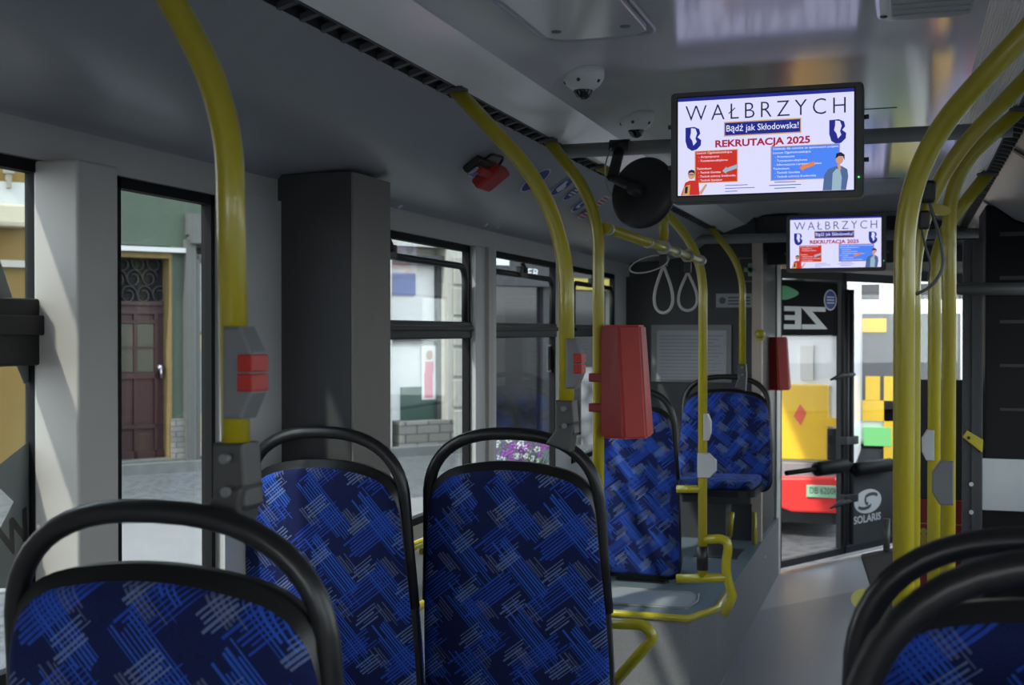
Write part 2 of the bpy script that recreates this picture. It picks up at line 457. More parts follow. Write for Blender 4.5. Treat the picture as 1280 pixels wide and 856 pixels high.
# right wall, same rhythm (mostly outside the frame, lights the interior)
rw = [(-2.2, -.6), (-.5, 1.1), (1.25, 2.75), (3.0, 4.2), (4.3, 5.6), (6.2, 7.5), (8.0, 10.6)]
side_wall('wall_right', WR, 1, rw, E.y, m_wall)
for k, (a_, b_) in enumerate(rw): window(WR, 1, a_, b_, k < 5)
# rear wall with window
b = new(); zb = 1.05
box(b, (WL, Y0-.08, 0), (WR, Y0, zb)); box(b, (WL, Y0-.08, ZT), (WR, Y0, 2.32)); box(b, (WL, Y0-.08, zb), (WL+.2, Y0, ZT)); box(b, (WR-.2, Y0-.08, zb), (WR, Y0, ZT))
struct('wall_rear', b, m_wall)
# pillar casings on the left
P1 = (yL(52), )
b = new(); box(b, (WL, 1.935, .3), (-1.515, 2.06, 1.934), bevel=.006)
struct('trim_11', b, m_pillar)
b = new(); box(b, (WL, 2.86, .3), (-1.385, 3.10, 2.021)); struct('trim_12', b, [m_dark])
b = new(); box(b, (-1.387, 2.862, .3), (-1.378, 3.098, 2.020)); struct('trim_13', b, mat('brown_grey_panel', (.17, .155, .145), .5))
b = new(); box(b, (WL, yL(586), ZB), (WL+.03, yL(612), ZT+.0), bevel=.004); box(b, (WL+.028, yL(598), ZB), (WL+.045, yL(604), ZT), 1)
struct('trim_14', b, [m_wall, m_pillar])
b = new(); box(b, (WL, yL(266)+.005, .3), (WL+.03, 2.86, 1.95)); struct('trim_15', b, m_wall)
# lower heater casing along the left wall
b = new(); box(b, (WL, Y0, 0), (WL+.09, 5.0, .34), bevel=.01); struct('baseboard_left', b, m_lgrey)

# podium under the near left seats
b = new(); box(b, (WL, -1.2, 0), (-.68, 3.35, .2), bevel=.006); struct('trim_16', b, m_podium)
# raised wheel box platform with yellow nosing
b = new(); PY = 5.13; PX = -.80; PZ = .365
poly = [(WL, PY, 0), (PX-.08, PY, 0), (PX, PY+.22, 0), (PX, 8.1, 0), (WL, 8.1, 0)]
prism(b, poly, (0, 0, PZ), 0)
prism(b, [(x+(.002 if x > -1.5 else 0), y, PZ+.001) for x, y, z in poly], (0, 0, .004), 1)
plat = struct('trim_17', b, [m_podium, m_podiumtop])
b = new()
tube(b, [(WL, PY, PZ+.002), (PX-.09, PY, PZ+.002), (PX, PY+.23, PZ+.002), (PX, 5.75, PZ+.002)], .016, 8)
struct('trim_18', b, m_yellow)
b = new()
hz = PZ+.008
tube(b, fillet([(-1.35, 5.28, hz), (-.93, 5.28, hz), (-.90, 5.45, hz), (-.93, 5.62, hz), (-1.35, 5.62, hz)], .05, closed=True), .008, 6, closed=True)
box(b, (-1.34, 5.29, PZ+.004), (-.915, 5.61, PZ+.009), 1)
single('floor_hatch', b, [m_grey, mat('hatch_top', (.30, .33, .35), .4, var=.15, scale=80)], 'grey hatch cover lying flat on the raised platform', 'hatch')

# dark partition behind the last left seats
b = new(); PYP = 7.15
box(b, (WL, PYP, PZ), (-.845, PYP+.05, 2.3)); 
struct('wall_front', b, m_dark)
b = new(); box(b, (-.863, PYP-.012, PZ), (-.805, PYP+.045, 2.14), bevel=.004); struct('trim_19', b, m_beige)
b = new(); box(b, (-.865, PYP+.05, 0), (-.82, 8.1, 2.1)); struct('trim_20', b, m_black)
# header over the front part
b = new(); box(b, (-.86, 7.6, 2.02), (WR, 7.66, 2.32)); box(b, (-.86, 7.66, 2.06), (WR, E.y, 2.10)); struct('trim_21', b, m_dark)
b = new(); box(b, (WL+.1, 7.2, 2.17), (-.60, 7.6, 2.29), bevel=.01)
single('header_box', b, m_black, 'black header casing under the ceiling right above the dark front partition', 'casing', (WL+.3, 7.3, 2.2))
b = new(); box(b, (-.05, 7.1, 2.11), (WR-.25, 7.6, 2.22), bevel=.01)
single('header_box', b, m_black, 'black header casing under the ceiling right of the smaller far screen', 'casing', (.3, 7.3, 2.15))
b = new(); cyl(b, (-1.25, 6.82, 2.125), (.50, 6.82, 2.125), .026); 
single('crossbar', b, m_bar, 'grey crossbar tube right behind the smaller far screen', 'crossbar', (-.4, 7.0, 2.12))

# ---------------------------------------------------------------- front doors on the slanted line
Nd = Vector((D.y, -D.x, 0))     # towards the aisle side
Zv = Vector((0, 0, 1))
def sD(u): p = atP(u, 415, A, Nd); return (p-A).dot(D)
def zD(u, v): return atP(u, v, A, Nd).z
def dbox(bm, s0, s1, z0, z1, n0=-.02, n1=.02, mi=0, bevel=0): obox(bm, A, D, Nd, Zv, (s0, s1), (n0, n1), (z0, z1), mi, bevel)
s0, s1, s2, s3 = sD(970), sD(1053), sD(1122), sD(1215)
b = new(); dbox(b, s0-.03, s0+.012, 0, 2.1, -.02, .03); struct('trim_22', b, mat('white_post', (.75, .72, .66), .4))
for k, (a_, c_) in enumerate(((s0+.02, s1), (s1+.01, s2+.12))):
    b = new(); fw = .045
    dbox(b, a_, a_+.02, .03, 2.02); dbox(b, c_-fw, c_, .03, 2.02); dbox(b, a_, c_, .03, .075); dbox(b, a_, c_, 1.96, 2.02)
    dr = struct('door_%d' % (k+1), b, m_dark)
    b = new(); dbox(b, a_, c_, .06, 2.0, -.004, .004); struct('glass', b, m_dglass, dr)
    if k == 1:
        b = new(); dbox(b, a_+.02, c_-fw, .075, zD(1085, 586), .0045, .006); struct('lower_panel', b, mat('smoked_panel', (.075, .075, .078), .35, var=.35, scale=3), dr)
    # padded bar with its stalk
    b = new(); zb_ = zD(1025 if k == 0 else 1078, 583); L = c_-a_
    tube(b, [A+D*(a_+.0)+Nd*.07+Zv*zb_, A+D*(c_)+Nd*.07+Zv*zb_], .017, 10)
    cs = .5
    p0 = A+D*(a_+L*(.42 if k == 0 else .02))+Nd*.075+Zv*zb_; p1 = A+D*(c_-(.06 if k == 0 else L*.38))+Nd*.075+Zv*zb_
    dd = (p1-p0).normalized()*.025
    tube(b, [p0, p0+dd, p1-dd, p1], [.030, .050, .050, .030], 14); struct('padded_bar', b, m_matte, dr)
    b = new(); sp = c_-.022 if k == 0 else a_+.03
    tube(b, [A+D*sp+Nd*.05+Zv*.1, A+D*sp+Nd*.05+Zv*1.9], .018, 10)
    for z in (zD(1050, 550), zD(1050, 622)): obox(b, A, D, Nd, Zv, (sp-.05, sp+.05), (.02, .08), (z-.03, z+.03), 0, .008)
    for z in (zD(1050, 468), zD(1050, 625)): tube(b, [A+D*(sp-.22)+Nd*.06+Zv*(z-.03), A+D*(sp-.1)+Nd*.07+Zv*z, A+D*(sp+.02)+Nd*.06+Zv*z], [.006, .02, .012], 8)
    struct('pivot_tube', b, m_dark, dr)
# black band with mirrored lettering and leaf on the glass of the first leaf
b = new(); a_ = s0+.03; zt, z_b = zD(1008, 352), zD(1008, 419); c_ = sD(1046)
dbox(b, a_, c_, z_b, zt, .005, .008, 0)
lo = zD(1000, 410); hi = zD(1000, 383); hgt = hi-lo
text_into(b, 'ZE', hgt/.72, A+D*(sD(1033))+Nd*.010+Zv*lo, -D, Zv, 1, width=(sD(1033)-sD(977))*.98, bold=hgt*.05)
c = A+D*sD(982)+Zv*zD(982, 366); pts = []
for t in range(24):
    an = t/24*2*math.pi; r_ = .10
    pts.append(c+D*(r_*math.cos(an)*1.1*(1+.25*math.cos(an)))+Zv*(.045*math.sin(an)*(1-.35*math.cos(an)))+Nd*.010)
flat(b, pts, 2)
single('door_decal', b, [mat('black_film', (.010, .010, .011), .8, spec=.15), mat('white_film', (.8, .8, .8), .5), mat('green_film', (.10, .50, .18), .5)], 'black band with mirrored white letters ZE and a green leaf on front door glass', 'sticker')
b = new(); c = A+D*sD(1036)+Zv*zD(1036, 375)+Nd*.012
def ell(c, ax, az, rx, rz, n=28): return [c+ax*(rx*math.cos(2*math.pi*i/n))+az*(rz*math.sin(2*math.pi*i/n)) for i in range(n)]
rx_ = (sD(1044)-sD(1028))/2; rz_ = (zD(1036, 362)-zD(1036, 388))/2
flat(b, ell(c, D, Zv, rx_, rz_), 0); flat(b, ell(c+Nd*.001, D, Zv, rx_*.85, rz_*.88), 1)
for k in (-1, 0, 1): flat(b, [c+Nd*.002+D*(-rx_*.6)+Zv*(k*.02-.004), c+Nd*.002+D*(rx_*.6)+Zv*(k*.02-.004), c+Nd*.002+D*(rx_*.6)+Zv*(k*.02+.004), c+Nd*.002+D*(-rx_*.6)+Zv*(k*.02+.004)], 0)
single('round_sticker', b, [mat('sticker_white', (.7, .72, .8), .5), mat('sticker_blue', (.03, .05, .32), .5)], 'blue oval sticker beside the mirrored ZE on the front door glass', 'sticker')
# SOLARIS logo low on the second leaf
b = new(); c = A+D*sD(1084)+Zv*zD(1084, 626)+Nd*.010; R_ = (zD(1084, 611)-zD(1084, 641))/2; RX = (sD(1100)-sD(1066))/2
n = 40
def sfun(t):   # centre line of the S: two half loops
    return t
pts = ell(c, D, Zv, RX, R_, 40); flat(b, pts, 0)
def arc(cx, cz, rx, rz, a0, a1, n=14): return [c+Nd*.001+D*(RX*(cx+rx*math.cos(a0+(a1-a0)*i/n)))+Zv*(R_*(cz+rz*math.sin(a0+(a1-a0)*i/n))) for i in range(n+1)]
def ribbon(bm, line, wd, mi):
    for i in range(len(line)-1):
        p, q_ = line[i], line[i+1]; t = (q_-p).normalized(); nn = Nd.cross(t).normalized()*wd
        flat(bm, [p-nn, q_-nn, q_+nn, p+nn], mi)
ribbon(b, arc(.25, .30, .45, .26, math.pi*.05, math.pi*1.05)+arc(.3, .0, .5, .3, math.pi*1.0, math.pi*1.3), .012, 1)
ribbon(b, arc(-.25, -.30, .45, .26, math.pi*1.05, math.pi*2.05), .012, 1)
text_into(b, 'SOLARIS', .075, A+D*sD(1066)+Zv*zD(1066, 655)+Nd*.011, D, Zv, 0, width=sD(1100)-sD(1066), bold=.002)
single('maker_logo', b, [mat('logo_white', (.8, .8, .8), .5), mat('logo_gap', (.10, .10, .10), .6)], 'white round S emblem with SOLARIS lettering low on the front door glass', 'logo')
# wall beyond: dark end piece right of the doors
b = new(); dbox(b, s2+.14, 3.4, 0, ZB+.0, -.03, .03); dbox(b, s2+.14, 3.4, 1.99, 2.3, -.03, .03)
for s in (s2+.14, sD(1206)): dbox(b, s, s+.05, .9, 2.0)
struct('wall_end', b, m_dark)
b = new(); dbox(b, s2+.16, 3.4, ZB, 1.99, -.004, .004); struct('window_20', b, m_glass)

# ---------------------------------------------------------------- seats
def ypl(z): return -.10*(z-.45)           # lean of the back
def outline(wb, wt, zb, zt, rb, rt, crown=.03):
    pts = [(-wb, zb), (wb, zb), (wb*.995, (zb+zt)*.5), (wt, zt-crown), (0, zt+crown*.35), (-wt, zt-crown), (-wb*.995, (zb+zt)*.5)]
    f = fillet([(x, 0, z) for x, z in pts], [rb, rb, .2, rt, .22, rt, .2], 8, closed=True)
    return [(p.x, p.z) for p in f]
def pillow(bm, ol, y, dy, mi=0, rim=.022):
    cx = sum(p[0] for p in ol)/len(ol); cz = sum(p[1] for p in ol)/len(ol); rings = []
    wx = max(p[0] for p in ol)-cx; wz = max(p[1] for p in ol)-cz
    for ins, h in ((0, 0), (.003, .45), (.01, .8), (rim, 1.0), (.08, 1.12), (.15, 1.12)):
        rings.append([bm.verts.new((cx+(x-cx)*(1-ins/wx), y+ypl(cz+(z-cz)*(1-ins/wz))+dy*h, cz+(z-cz)*(1-ins/wz))) for x, z in ol])
    n = len(ol)
    for i in range(len(rings)-1):
        for k in range(n):
            f = bm.faces.new((rings[i][k], rings[i][(k+1) % n], rings[i+1][(k+1) % n], rings[i+1][k])); f.smooth = True; f.material_index = mi
    f = bm.faces.new(rings[-1]); f.material_index = mi
def make_seat(label, loc, rotz=0, wd=.212, zb=.42, zt=1.285, dz=0, handle=True, group='blue patterned bus seats', base=0.0, lift=0.0):
    t = Thing('bus_seat', label, 'seat', loc, rotz, group)
    P = lambda n_, bm, m_, sub=None, label=None: t.part(n_, bm, m_, sub, False, label)
    # shell
    ol = outline(wd+.034, wd+.004, zb, zt, .07, .10)
    b = new(); prism(b, [(x, ypl(z), z) for x, z in ol], (0, .042, 0)); 
    bmesh.ops.bevel(b, geom=[e for e in b.edges if abs(e.calc_length()) > 0 and len(e.link_faces) == 2 and e.calc_face_angle(0) > 1.2], offset=.008, segments=2, affect='EDGES')
    for f in b.faces: f.smooth = True
    sh = P('seat_shell', b, m_seatshell)
    oi = outline(wd+.030, wd-.005, zb+.02, zt-.020, .07, .09)
    b = new(); pillow(b, oi, -.001, -.014); P('rear_cover', b, m_fabric)
    b = new(); pillow(b, oi, .043, .035); P('backrest', b, m_fabric)
    # cushion
    if handle is not None:
        b = new(); zc = zb-.02 if zb > .4 else zb+.02
        ring = fillet([(-wd+.01, .05, zc), (wd-.01, .05, zc), (wd-.02, .46, zc), (-wd+.02, .46, zc)], [.02, .02, .08, .08], 6, closed=True)
        prism(b, ring, (0, 0, .035)); P('seat_pan', b, m_seatshell)
        b = new(); ring2 = [Vector((p.x*.96, .06+(p.y-.06)*.96, zc+.035)) for p in ring]; prism(b, ring2, (0, 0, .05), bevel=.015)
        for f in b.faces: f.smooth = True
        P('cushion', b, m_fabric)
        b = new(); zf = zc
        box(b, (-.05, .12, base), (.05, .34, zf)); box(b, (-wd*.8, .10, zf-.05), (wd*.8, .36, zf), bevel=.01); box(b, (-.12, .08, base), (.12, .38, base+.012))
        P('pedestal', b, m_clamp)
    if handle:
        b = new(); zh = zt+.085; ww = wd+.004
        zs = zt-.115; zh = zt+.068+lift; pw = wd+.008; pts = [(-(wd+.020), .02+ypl(zt-.36), zt-.36), (-(wd+.012), .02+ypl(zt-.22), zt-.22)]
        for q_ in range(25):
            a_ = math.pi*(1-q_/24); cc, ss = math.cos(a_), math.sin(a_)
            x_ = math.copysign(abs(cc)**.80, cc)*pw; z_ = zs+(zh-zs)*abs(ss)**.80
            pts.append((x_, .02+ypl(z_), z_))
        pts += [((wd+.012), .02+ypl(zt-.22), zt-.22), ((wd+.020), .02+ypl(zt-.36), zt-.36)]
        tube(b, pts, .0155, 12); P('grab_handle', b, m_seatshell)
    return t.o
YA, YB = 1.38, 2.84
GL = 'forward facing seats left of the aisle'
make_seat('near blue patterned seat at bottom left carrying the thickest yellow pole', (-.905, YA, 0), zt=1.304, wd=.226, base=.2)
make_seat('blue patterned aisle seat with a yellow pole clamped to its handle, centre of bus', (-.915, YB, 0), base=.2)
make_seat('blue patterned window seat beside the dark box, its handle shining', (-1.372, YB-.10, 0), wd=.207, base=.2)
make_seat('right-hand seat nearest the camera, dark handle over blue fabric', (.165, 1.20, 0), zt=1.262, lift=.072)
make_seat('right-hand seat just beyond the nearest one, only its arched black handle showing', (.165, 1.50, 0), zt=1.305)
make_seat('narrow tall blue seat on the raised platform behind the red box', (-1.235, 5.72, PZ), wd=.168, zb=.03, zt=.885, base=0.0, handle=True)
s6 = make_seat('blue seat facing the camera before the dark partition with notices', (-.985, 6.92, PZ), rotz=math.pi, wd=.235, zb=.33, zt=.91, base=0.0)

# ---------------------------------------------------------------- poles
def pole(label, pts, r, fil=.22, clamp=None, button=None, extra=None, collar=None, group='yellow grab poles'):
    pts = [Vector(p) for p in pts]; t = Thing('grab_pole', label, 'pole', pts[0], group=group)
    b = new(); tube(b, fillet(pts, fil, 14), r, 18); t.part('tube', b, m_yellow)
    b = new(); lathe(b, [(0, 0), (r*1.7, 0), (r*1.7, -.008), (r, -.012)], pts[-1], (0, 0, 1), 18); t.part('ceiling_flange', b, m_ventfin)
    if clamp:
        (cx, cy, cz), (hx, hy, hz), s = clamp
        b = new(); wv = s
        prism(b, [(cx-.021*wv, cy-.022, cz+.0), (cx+.021*wv, cy-.022, cz), (cx+.026*wv, cy-.022, cz-.075*wv), (cx+.004*wv, cy-.022, cz-.10*wv), (cx-.022*wv, cy-.022, cz-.085*wv)], (0, .045, 0), bevel=.004)
        t.part('clamp_bracket', b, m_clamp)
        b = new()
        prism(b, [(cx-.012*wv, cy-.03, cz-.06*wv), (cx+.026*wv, cy-.03, cz-.05*wv), (hx+.030*wv, cy-.03, hz-.028*wv), (hx-.028*wv, cy-.03, hz-.01*wv)], (0, .055, 0), bevel=.005)
        t.part('handle_clamp', b, m_clamp)
        b = new()
        for (x, z) in ((cx+.002, cz-.018*wv), (cx+.004, cz-.058*wv)): cyl(b, (x, cy-.036, z), (x, cy-.02, z), .006*wv)
        t.split('bolt', b, m_grey)
    for bt in (button or []):
        x, y, z0, z1, wdt, red, mt = bt
        h = z1-z0; b = new()
        prism(b, [(x, y-.02, z0), (x+wdt*.65, y-.02, z0), (x+wdt, y-.02, z0+h*.28), (x+wdt, y-.02, z1-h*.28), (x+wdt*.6, y-.02, z1), (x, y-.02, z1)], (0, .04, 0), bevel=.004)
        bo = t.part('stop_button_box', b, mt)
        if red:
            b = new(); box(b, (x+wdt*.55, y-.0235, z0+h*.30), (x+wdt*.97+.004, y+.018, z0+h*.49), bevel=.002); box(b, (x+wdt*.55, y-.0235, z0+h*.51), (x+wdt*.97+.004, y+.018, z0+h*.70), bevel=.002)
            t.split('push_button', b, m_red, bo, label='red push button')
    if collar:
        b = new(); p = Vector(collar); cyl(b, p, p+Vector((0, 0, -.045)), r*1.18); t.part('collar', b, m_grey)
    return t
def PT(Y, x_low, z_low, z_bend, x_bend, right=False):
    f = (lambda x: x) if not right else mir
    # vertical run, then a bend up to the vent line
    return [(x_low, Y, z_low), (x_low, Y, z_bend), (f(-1.035), Y, 2.185)]
def vp(u, v, Y): p = atY(u, v, Y); return p
# left 1 on the near seat
Y = 1.36; xb = vp(292, 500, Y).x; zc = vp(292, 552, Y).z
hp = vp(285, 640, Y)
pole('thick yellow pole nearest the camera, rising from the bottom left seat handle', [(xb+.004, Y, zc-.05), (xb-.006, Y, vp(280, 140, Y).z), (vp(215, 0, Y).x, Y, vp(215, -5, Y).z), (-1.035, Y, 2.185)], .0185, .10,
     clamp=((xb+.004, Y, zc), (hp.x-.006, Y, hp.z), 1.05), button=[(vp(290, 460, Y).x, Y-.004, vp(290, 522, Y).z, vp(290, 408, Y).z, .043, True, m_grey)])
Y = YB-.13; xb = vp(708, 480, Y).x; zc = vp(706, 500, Y).z; hp = vp(700, 548, Y)
pole('yellow pole clamped to the handle of the centre blue aisle seat', [(xb, Y, zc-.05), (xb, Y, vp(706, 262, Y).z), (-1.035, Y, 2.185)], .0185, .22,
     clamp=((xb-.0, Y, zc), (hp.x, Y, hp.z), 1.0), button=[(vp(710, 480, Y).x, Y-.004, vp(706, 485, Y).z, vp(706, 423, Y).z, .037, True, m_grey)])
Y = 3.5; xb = vp(748, 450, Y).x; c_ = vp(750, 752, Y)
p3 = pole('yellow floor pole holding the red ticket box, left of the aisle', [(xb, Y, 0.0), (xb, Y, vp(748, 258, Y).z), (-1.035, Y, 2.185)], .0175, .20, collar=(xb, Y, c_.z))
b = new(); a1 = vp(757, 779, Y); a2 = vp(806, 781, Y); a3 = vp(818, 792, Y); a4 = vp(757, 868, Y)
tube(b, fillet([(xb, Y, a1.z), a2, a3+Vector((.0, 0, -.01)), (xb, Y, a4.z-.02)], .04, 8), .0165, 14); p3.part('guard_loop', b, m_yellow)
# hanging one, halfway over the strap rail
YR1, YR2 = 3.5, 4.92
rz1 = vp(756, 284, 3.5).z; 
Y = 4.12; 
pole('short yellow pole hanging from the ceiling down to the strap rail', [(-.80, Y, rz1+.005), (-.80, Y, 2.06), (-1.035, Y, 2.185)], .0165, .12)
Y = 4.95; xb = vp(878.5, 450, Y).x; zr2 = vp(878, 326, Y).z
p5 = pole('yellow floor pole with two grey boxes at the platform corner', [(xb, Y, vp(878, 722, Y).z), (xb, Y, vp(878, 315, Y).z), (-1.035, Y, 2.185)], .0185, .2,
     button=[(vp(880, 530, Y).x, Y-.004, vp(880, 550, Y).z, vp(880, 517, Y).z, .03, False, m_lgrey), (vp(873, 580, Y).x, Y-.01, vp(880, 596, Y).z, vp(880, 566, Y).z, .075, False, m_lgrey)])
b = new()
L1 = [vp(880, 674, Y), vp(912, 674, Y), vp(909, 700, Y), vp(908, 745, Y), vp(885, 722, Y)]
tube(b, fillet([vp(880, 674, Y), vp(912, 673, Y), vp(906, 712, Y), vp(916, 745, Y)], .05, 8)+[vp(905, 768, Y)], .019, 14)
tube(b, [vp(846, 723, Y), vp(908, 722, Y)], .019, 14)
p5.part('guard_loop', b, m_yellow)
b = new(); tube(b, [vp(846, 611, Y), vp(878, 611, Y)], .016, 12); p5.part('side_bar', b, m_yellow)
b = new(); cyl(b, vp(878, 682, Y), vp(878, 712, Y), .024); p5.part('collar', b, m_black)
Y = 6.68; xb = vp(928, 400, Y).x; zc = vp(928, 455, Y).z
pole('farthest yellow pole, clamped to the seat before the dark partition', [(xb, Y, zc-.03), (xb, Y, vp(928, 335, Y).z), (-1.035, Y, 2.185)], .0185, .15, clamp=((xb, Y+.0, zc), (xb-.01, Y, vp(928, 482, Y).z), 1.0))
# strap rail
t = Thing('strap_rail', 'horizontal yellow tube carrying two hanging grey loops', 'rail', (-.86, 3.5, rz1))
b = new(); rA = Vector((-.862, 3.52, rz1)); rB = Vector((vp(878.5, 326, 4.95).x, 4.95, zr2)); cyl(b, rA, rB, .0165); t.part('tube', b, m_yellow)
b = new(); dv = (rB-rA).normalized()
for f in (.02, .36, .52, .66, .97): p = rA.lerp(rB, f); cyl(b, p-dv*.008, p+dv*.008, .0205)
t.split('ring', b, m_lgrey)
def strap(label, u, v0, v1, hw, f):
    p = rA.lerp(rB, f); t = Thing('hanging_strap', label, 'strap', p, group='hanging grab straps')
    b = new(); tube(b, [p+Vector((0, 0, .0))+Vector((0, math.cos(a)*0, 0))+Vector((math.cos(a)*.022, 0, math.sin(a)*.022)) for a in [i*math.pi/8 for i in range(16)]], .005, 8, closed=True)
    t.part('hanger_ring', b, m_strap)
    b = new(); top = p+Vector((0, 0, -.045)); box(b, top-Vector((.014, .012, .022)), top+Vector((.014, .012, .02)), bevel=.004); t.part('buckle', b, m_black)
    s = p.y/ray(u, v0).y/F; zl = EYE.z-(v1-415)*s; zu = top.z-.015; b = new(); w_ = hw*s
    h_ = zu-zl; ln = []
    for i in range(33):
        a = i/32*2*math.pi; rr = math.sin(a/2)
        zz = zl+h_*(1-(1-math.cos(a))/2) if False else zu-h_*(1-math.cos(a))/2
        xx = w_*math.sin(a)*(1.0*(1-math.cos(a))/2)**.75*1.25
        ln.append(Vector((p.x+xx*.95, p.y-xx*.3, zz)))
    tube(b, ln[:-1], .0058, 8, closed=True); t.part('loop', b, m_strap)
strap('grey loop strap hanging nearer the camera on the yellow rail', 816, 312, 391, 15, .52)
strap('grey loop strap hanging farther along the yellow rail', 858, 322, 388, 15, .80)
b = new(); pc = rA.lerp(rB, .50)+Vector((0, 0, -.06)); ln = []
for i in range(24):
    a = i/24*2*math.pi; ln.append(pc+Vector((-.045+.07*math.cos(a)+.0*math.cos(2*a), .1*math.sin(a)*.5, .032*math.sin(a)+.012*math.cos(a))))
tube(b, ln, .003, 6, closed=True)
single('loose_cord', b, m_strap, 'thin grey cord looped loosely around the strap rail', 'cord', pc)

# right-hand poles
RG = 'yellow grab poles'
def rpole(label, u, Y, vbend, r, fil, zlow=0.0, button=None, dy=0):
    xb = vp(u, 450, Y).x
    return pole(label, [(xb, Y, zlow), (xb, Y, vp(u, vbend, Y).z), (mir(-1.035), Y-dy, 2.185)], r, fil, button=button)
rpole('thick yellow pole right of the screens, bending right to the ceiling', 1130, 2.22, 203, .0185, .16, dy=.2)
rpole('thin sliver of yellow pole just behind the thick right-hand one', 1141, 2.74, 246, .0165, .2)
Y = 3.4; xq = vp(1186, 600, Y).x
rpole('right-hand yellow floor pole carrying the dark grey button box', 1186, Y, 218, .0185, .16, button=[(vp(1192, 600, Y).x, Y-.004, vp(1186, 630, Y).z, vp(1186, 575, Y).z, -.055, False, m_grey)])
Y = 4.75
rpole('right-hand yellow floor pole carrying the light grey button box', 1168, Y, 300, .024, .15, button=[(vp(1168, 560, Y).x, Y-.006, vp(1168, 575, Y).z, vp(1168, 537, Y).z, -.045, False, m_lgrey)])

# cables and tag around the right-hand poles
t = Thing('cable_bundle', 'black connector with dangling grey cables between the right-hand poles', 'cable', vp(1158, 240, 2.72))
Yc = 2.72
b = new(); p = vp(1157, 240, Yc); box(b, p-Vector((.02, .02, .024)), p+Vector((.02, .02, .024)), bevel=.008); p = vp(1155, 275, Yc); box(b, p-Vector((.012, .015, .02)), p+Vector((.012, .015, .02)), bevel=.006); t.split('connector', b, m_black)
b = new(); tube(b, fillet([vp(1150, 214, Yc), vp(1157, 222, Yc), vp(1162, 255, Yc), vp(1176, 300, Yc), vp(1180, 335, Yc), vp(1165, 358, Yc), vp(1145, 368, Yc)], .05), .0035, 8)
tube(b, fillet([vp(1157, 232, Yc), vp(1155, 240, Yc), vp(1150, 262, Yc), vp(1154, 300, Yc), vp(1164, 330, Yc), vp(1160, 350, Yc)], .05), .0025, 8); t.split('cable', b, mat('cable_grey', (.10, .11, .11), .5))
b = new(); p = vp(1174, 262, Yc)
prism(b, [q_+Vector((0, 0, 0)) for q_ in ell(p, Vector((.94, 0, -.25)), Vector((.25, 0, .94)), .026, .012, 20)], (0, .006, 0)); t.part('tag', b, m_yellow, label='yellow oval tag')

# ---------------------------------------------------------------- red boxes
def redbox(label, loc, s=1.0, rz=0):
    t = Thing('ticket_box', label, 'ticket box', loc, rz, 'red ticket boxes on the poles')
    # local: x to the right, z up; the box tapers towards the top
    b = new(); h = .335; y = -.06
    w0, w1 = .125, .100
    vs = [(0, -.045, 0), (.07, -.06, 0), (.132, -.03, .0), (.135, .06, .005), (0, .06, 0)]
    vt = [(0, -.045, h), (.052, -.06, h), (.112, -.03, h), (.112, .05, h), (0, .05, h)]
    a = [b.verts.new(v) for v in vs]; c = [b.verts.new(v) for v in vt]; n = 5
    fs = [b.faces.new(a), b.faces.new(c)]+[b.faces.new((a[i], a[(i+1) % n], c[(i+1) % n], c[i])) for i in range(n)]
    bmesh.ops.recalc_face_normals(b, faces=list(b.faces)); bmesh.ops.bevel(b, geom=list(b.edges), offset=.006, segments=3, affect='EDGES')
    t.part('housing', b, m_red, None, False)
    b = new(); prism(b, [(-.001, -.047, .008), (.064, -.0625, .008), (.050, -.0625, h-.008), (-.001, -.047, h-.008)], (0, .004, 0)); box(b, (-.003, -.045, .015), (.002, .05, h-.015)); t.split('shaded_face', b, m_dred, None, False)  # darker red laid over the left face, its shade put into the colour
    b = new()
    for z in (.075, .165): box(b, (-.048, -.022, z), (.006, .03, z+.026), bevel=.004)
    t.split('clamp', b, m_dred, None, False)
    b = new()
    for x in (.05, .065): cyl(b, (x, 0, -.006), (x, 0, .002), .004, 10)
    t.split('screw', b, m_chrome, None, False)
    return t.o
bb = vp(757, 546, 3.5)
rb = redbox('large red ticket box clamped to the pole behind the centre seat', (bb.x, 3.5, bb.z))
Yf = 7.75; bb = vp(957, 487, Yf)
r2 = dup(rb, (bb.x+.02, Yf, bb.z), 0.0, 'smaller looking far red ticket box by the white door post')

# ---------------------------------------------------------------- left details
b = new()
for v_, (ua, ub) in ((686, (505, 530)), (770, (495, 530))): pass
cyl(b, (WL+.16, 3.13, atX(516, 683, WL+.16).z), (WL+.16, 4.2, atX(516, 683, WL+.16).z), .014); cyl(b, (WL+.16, 3.13, atX(506, 768, WL+.16).z), (WL+.16, 4.2, atX(506, 768, WL+.16).z), .014)
for y in (3.3, 3.9): cyl(b, (WL, y, .83), (WL+.16, y, .83), .012)
cyl(b, (WL+.16, 3.3, .6), (WL+.16, 3.3, 1.05), .014); cyl(b, (WL+.16, 3.9, .6), (WL+.16, 3.9, 1.1), .014)
single('wall_rail', b, m_yellow, 'low yellow double rail along the window wall, seen between the seats', 'rail', (WL+.16, 2.6, .8))

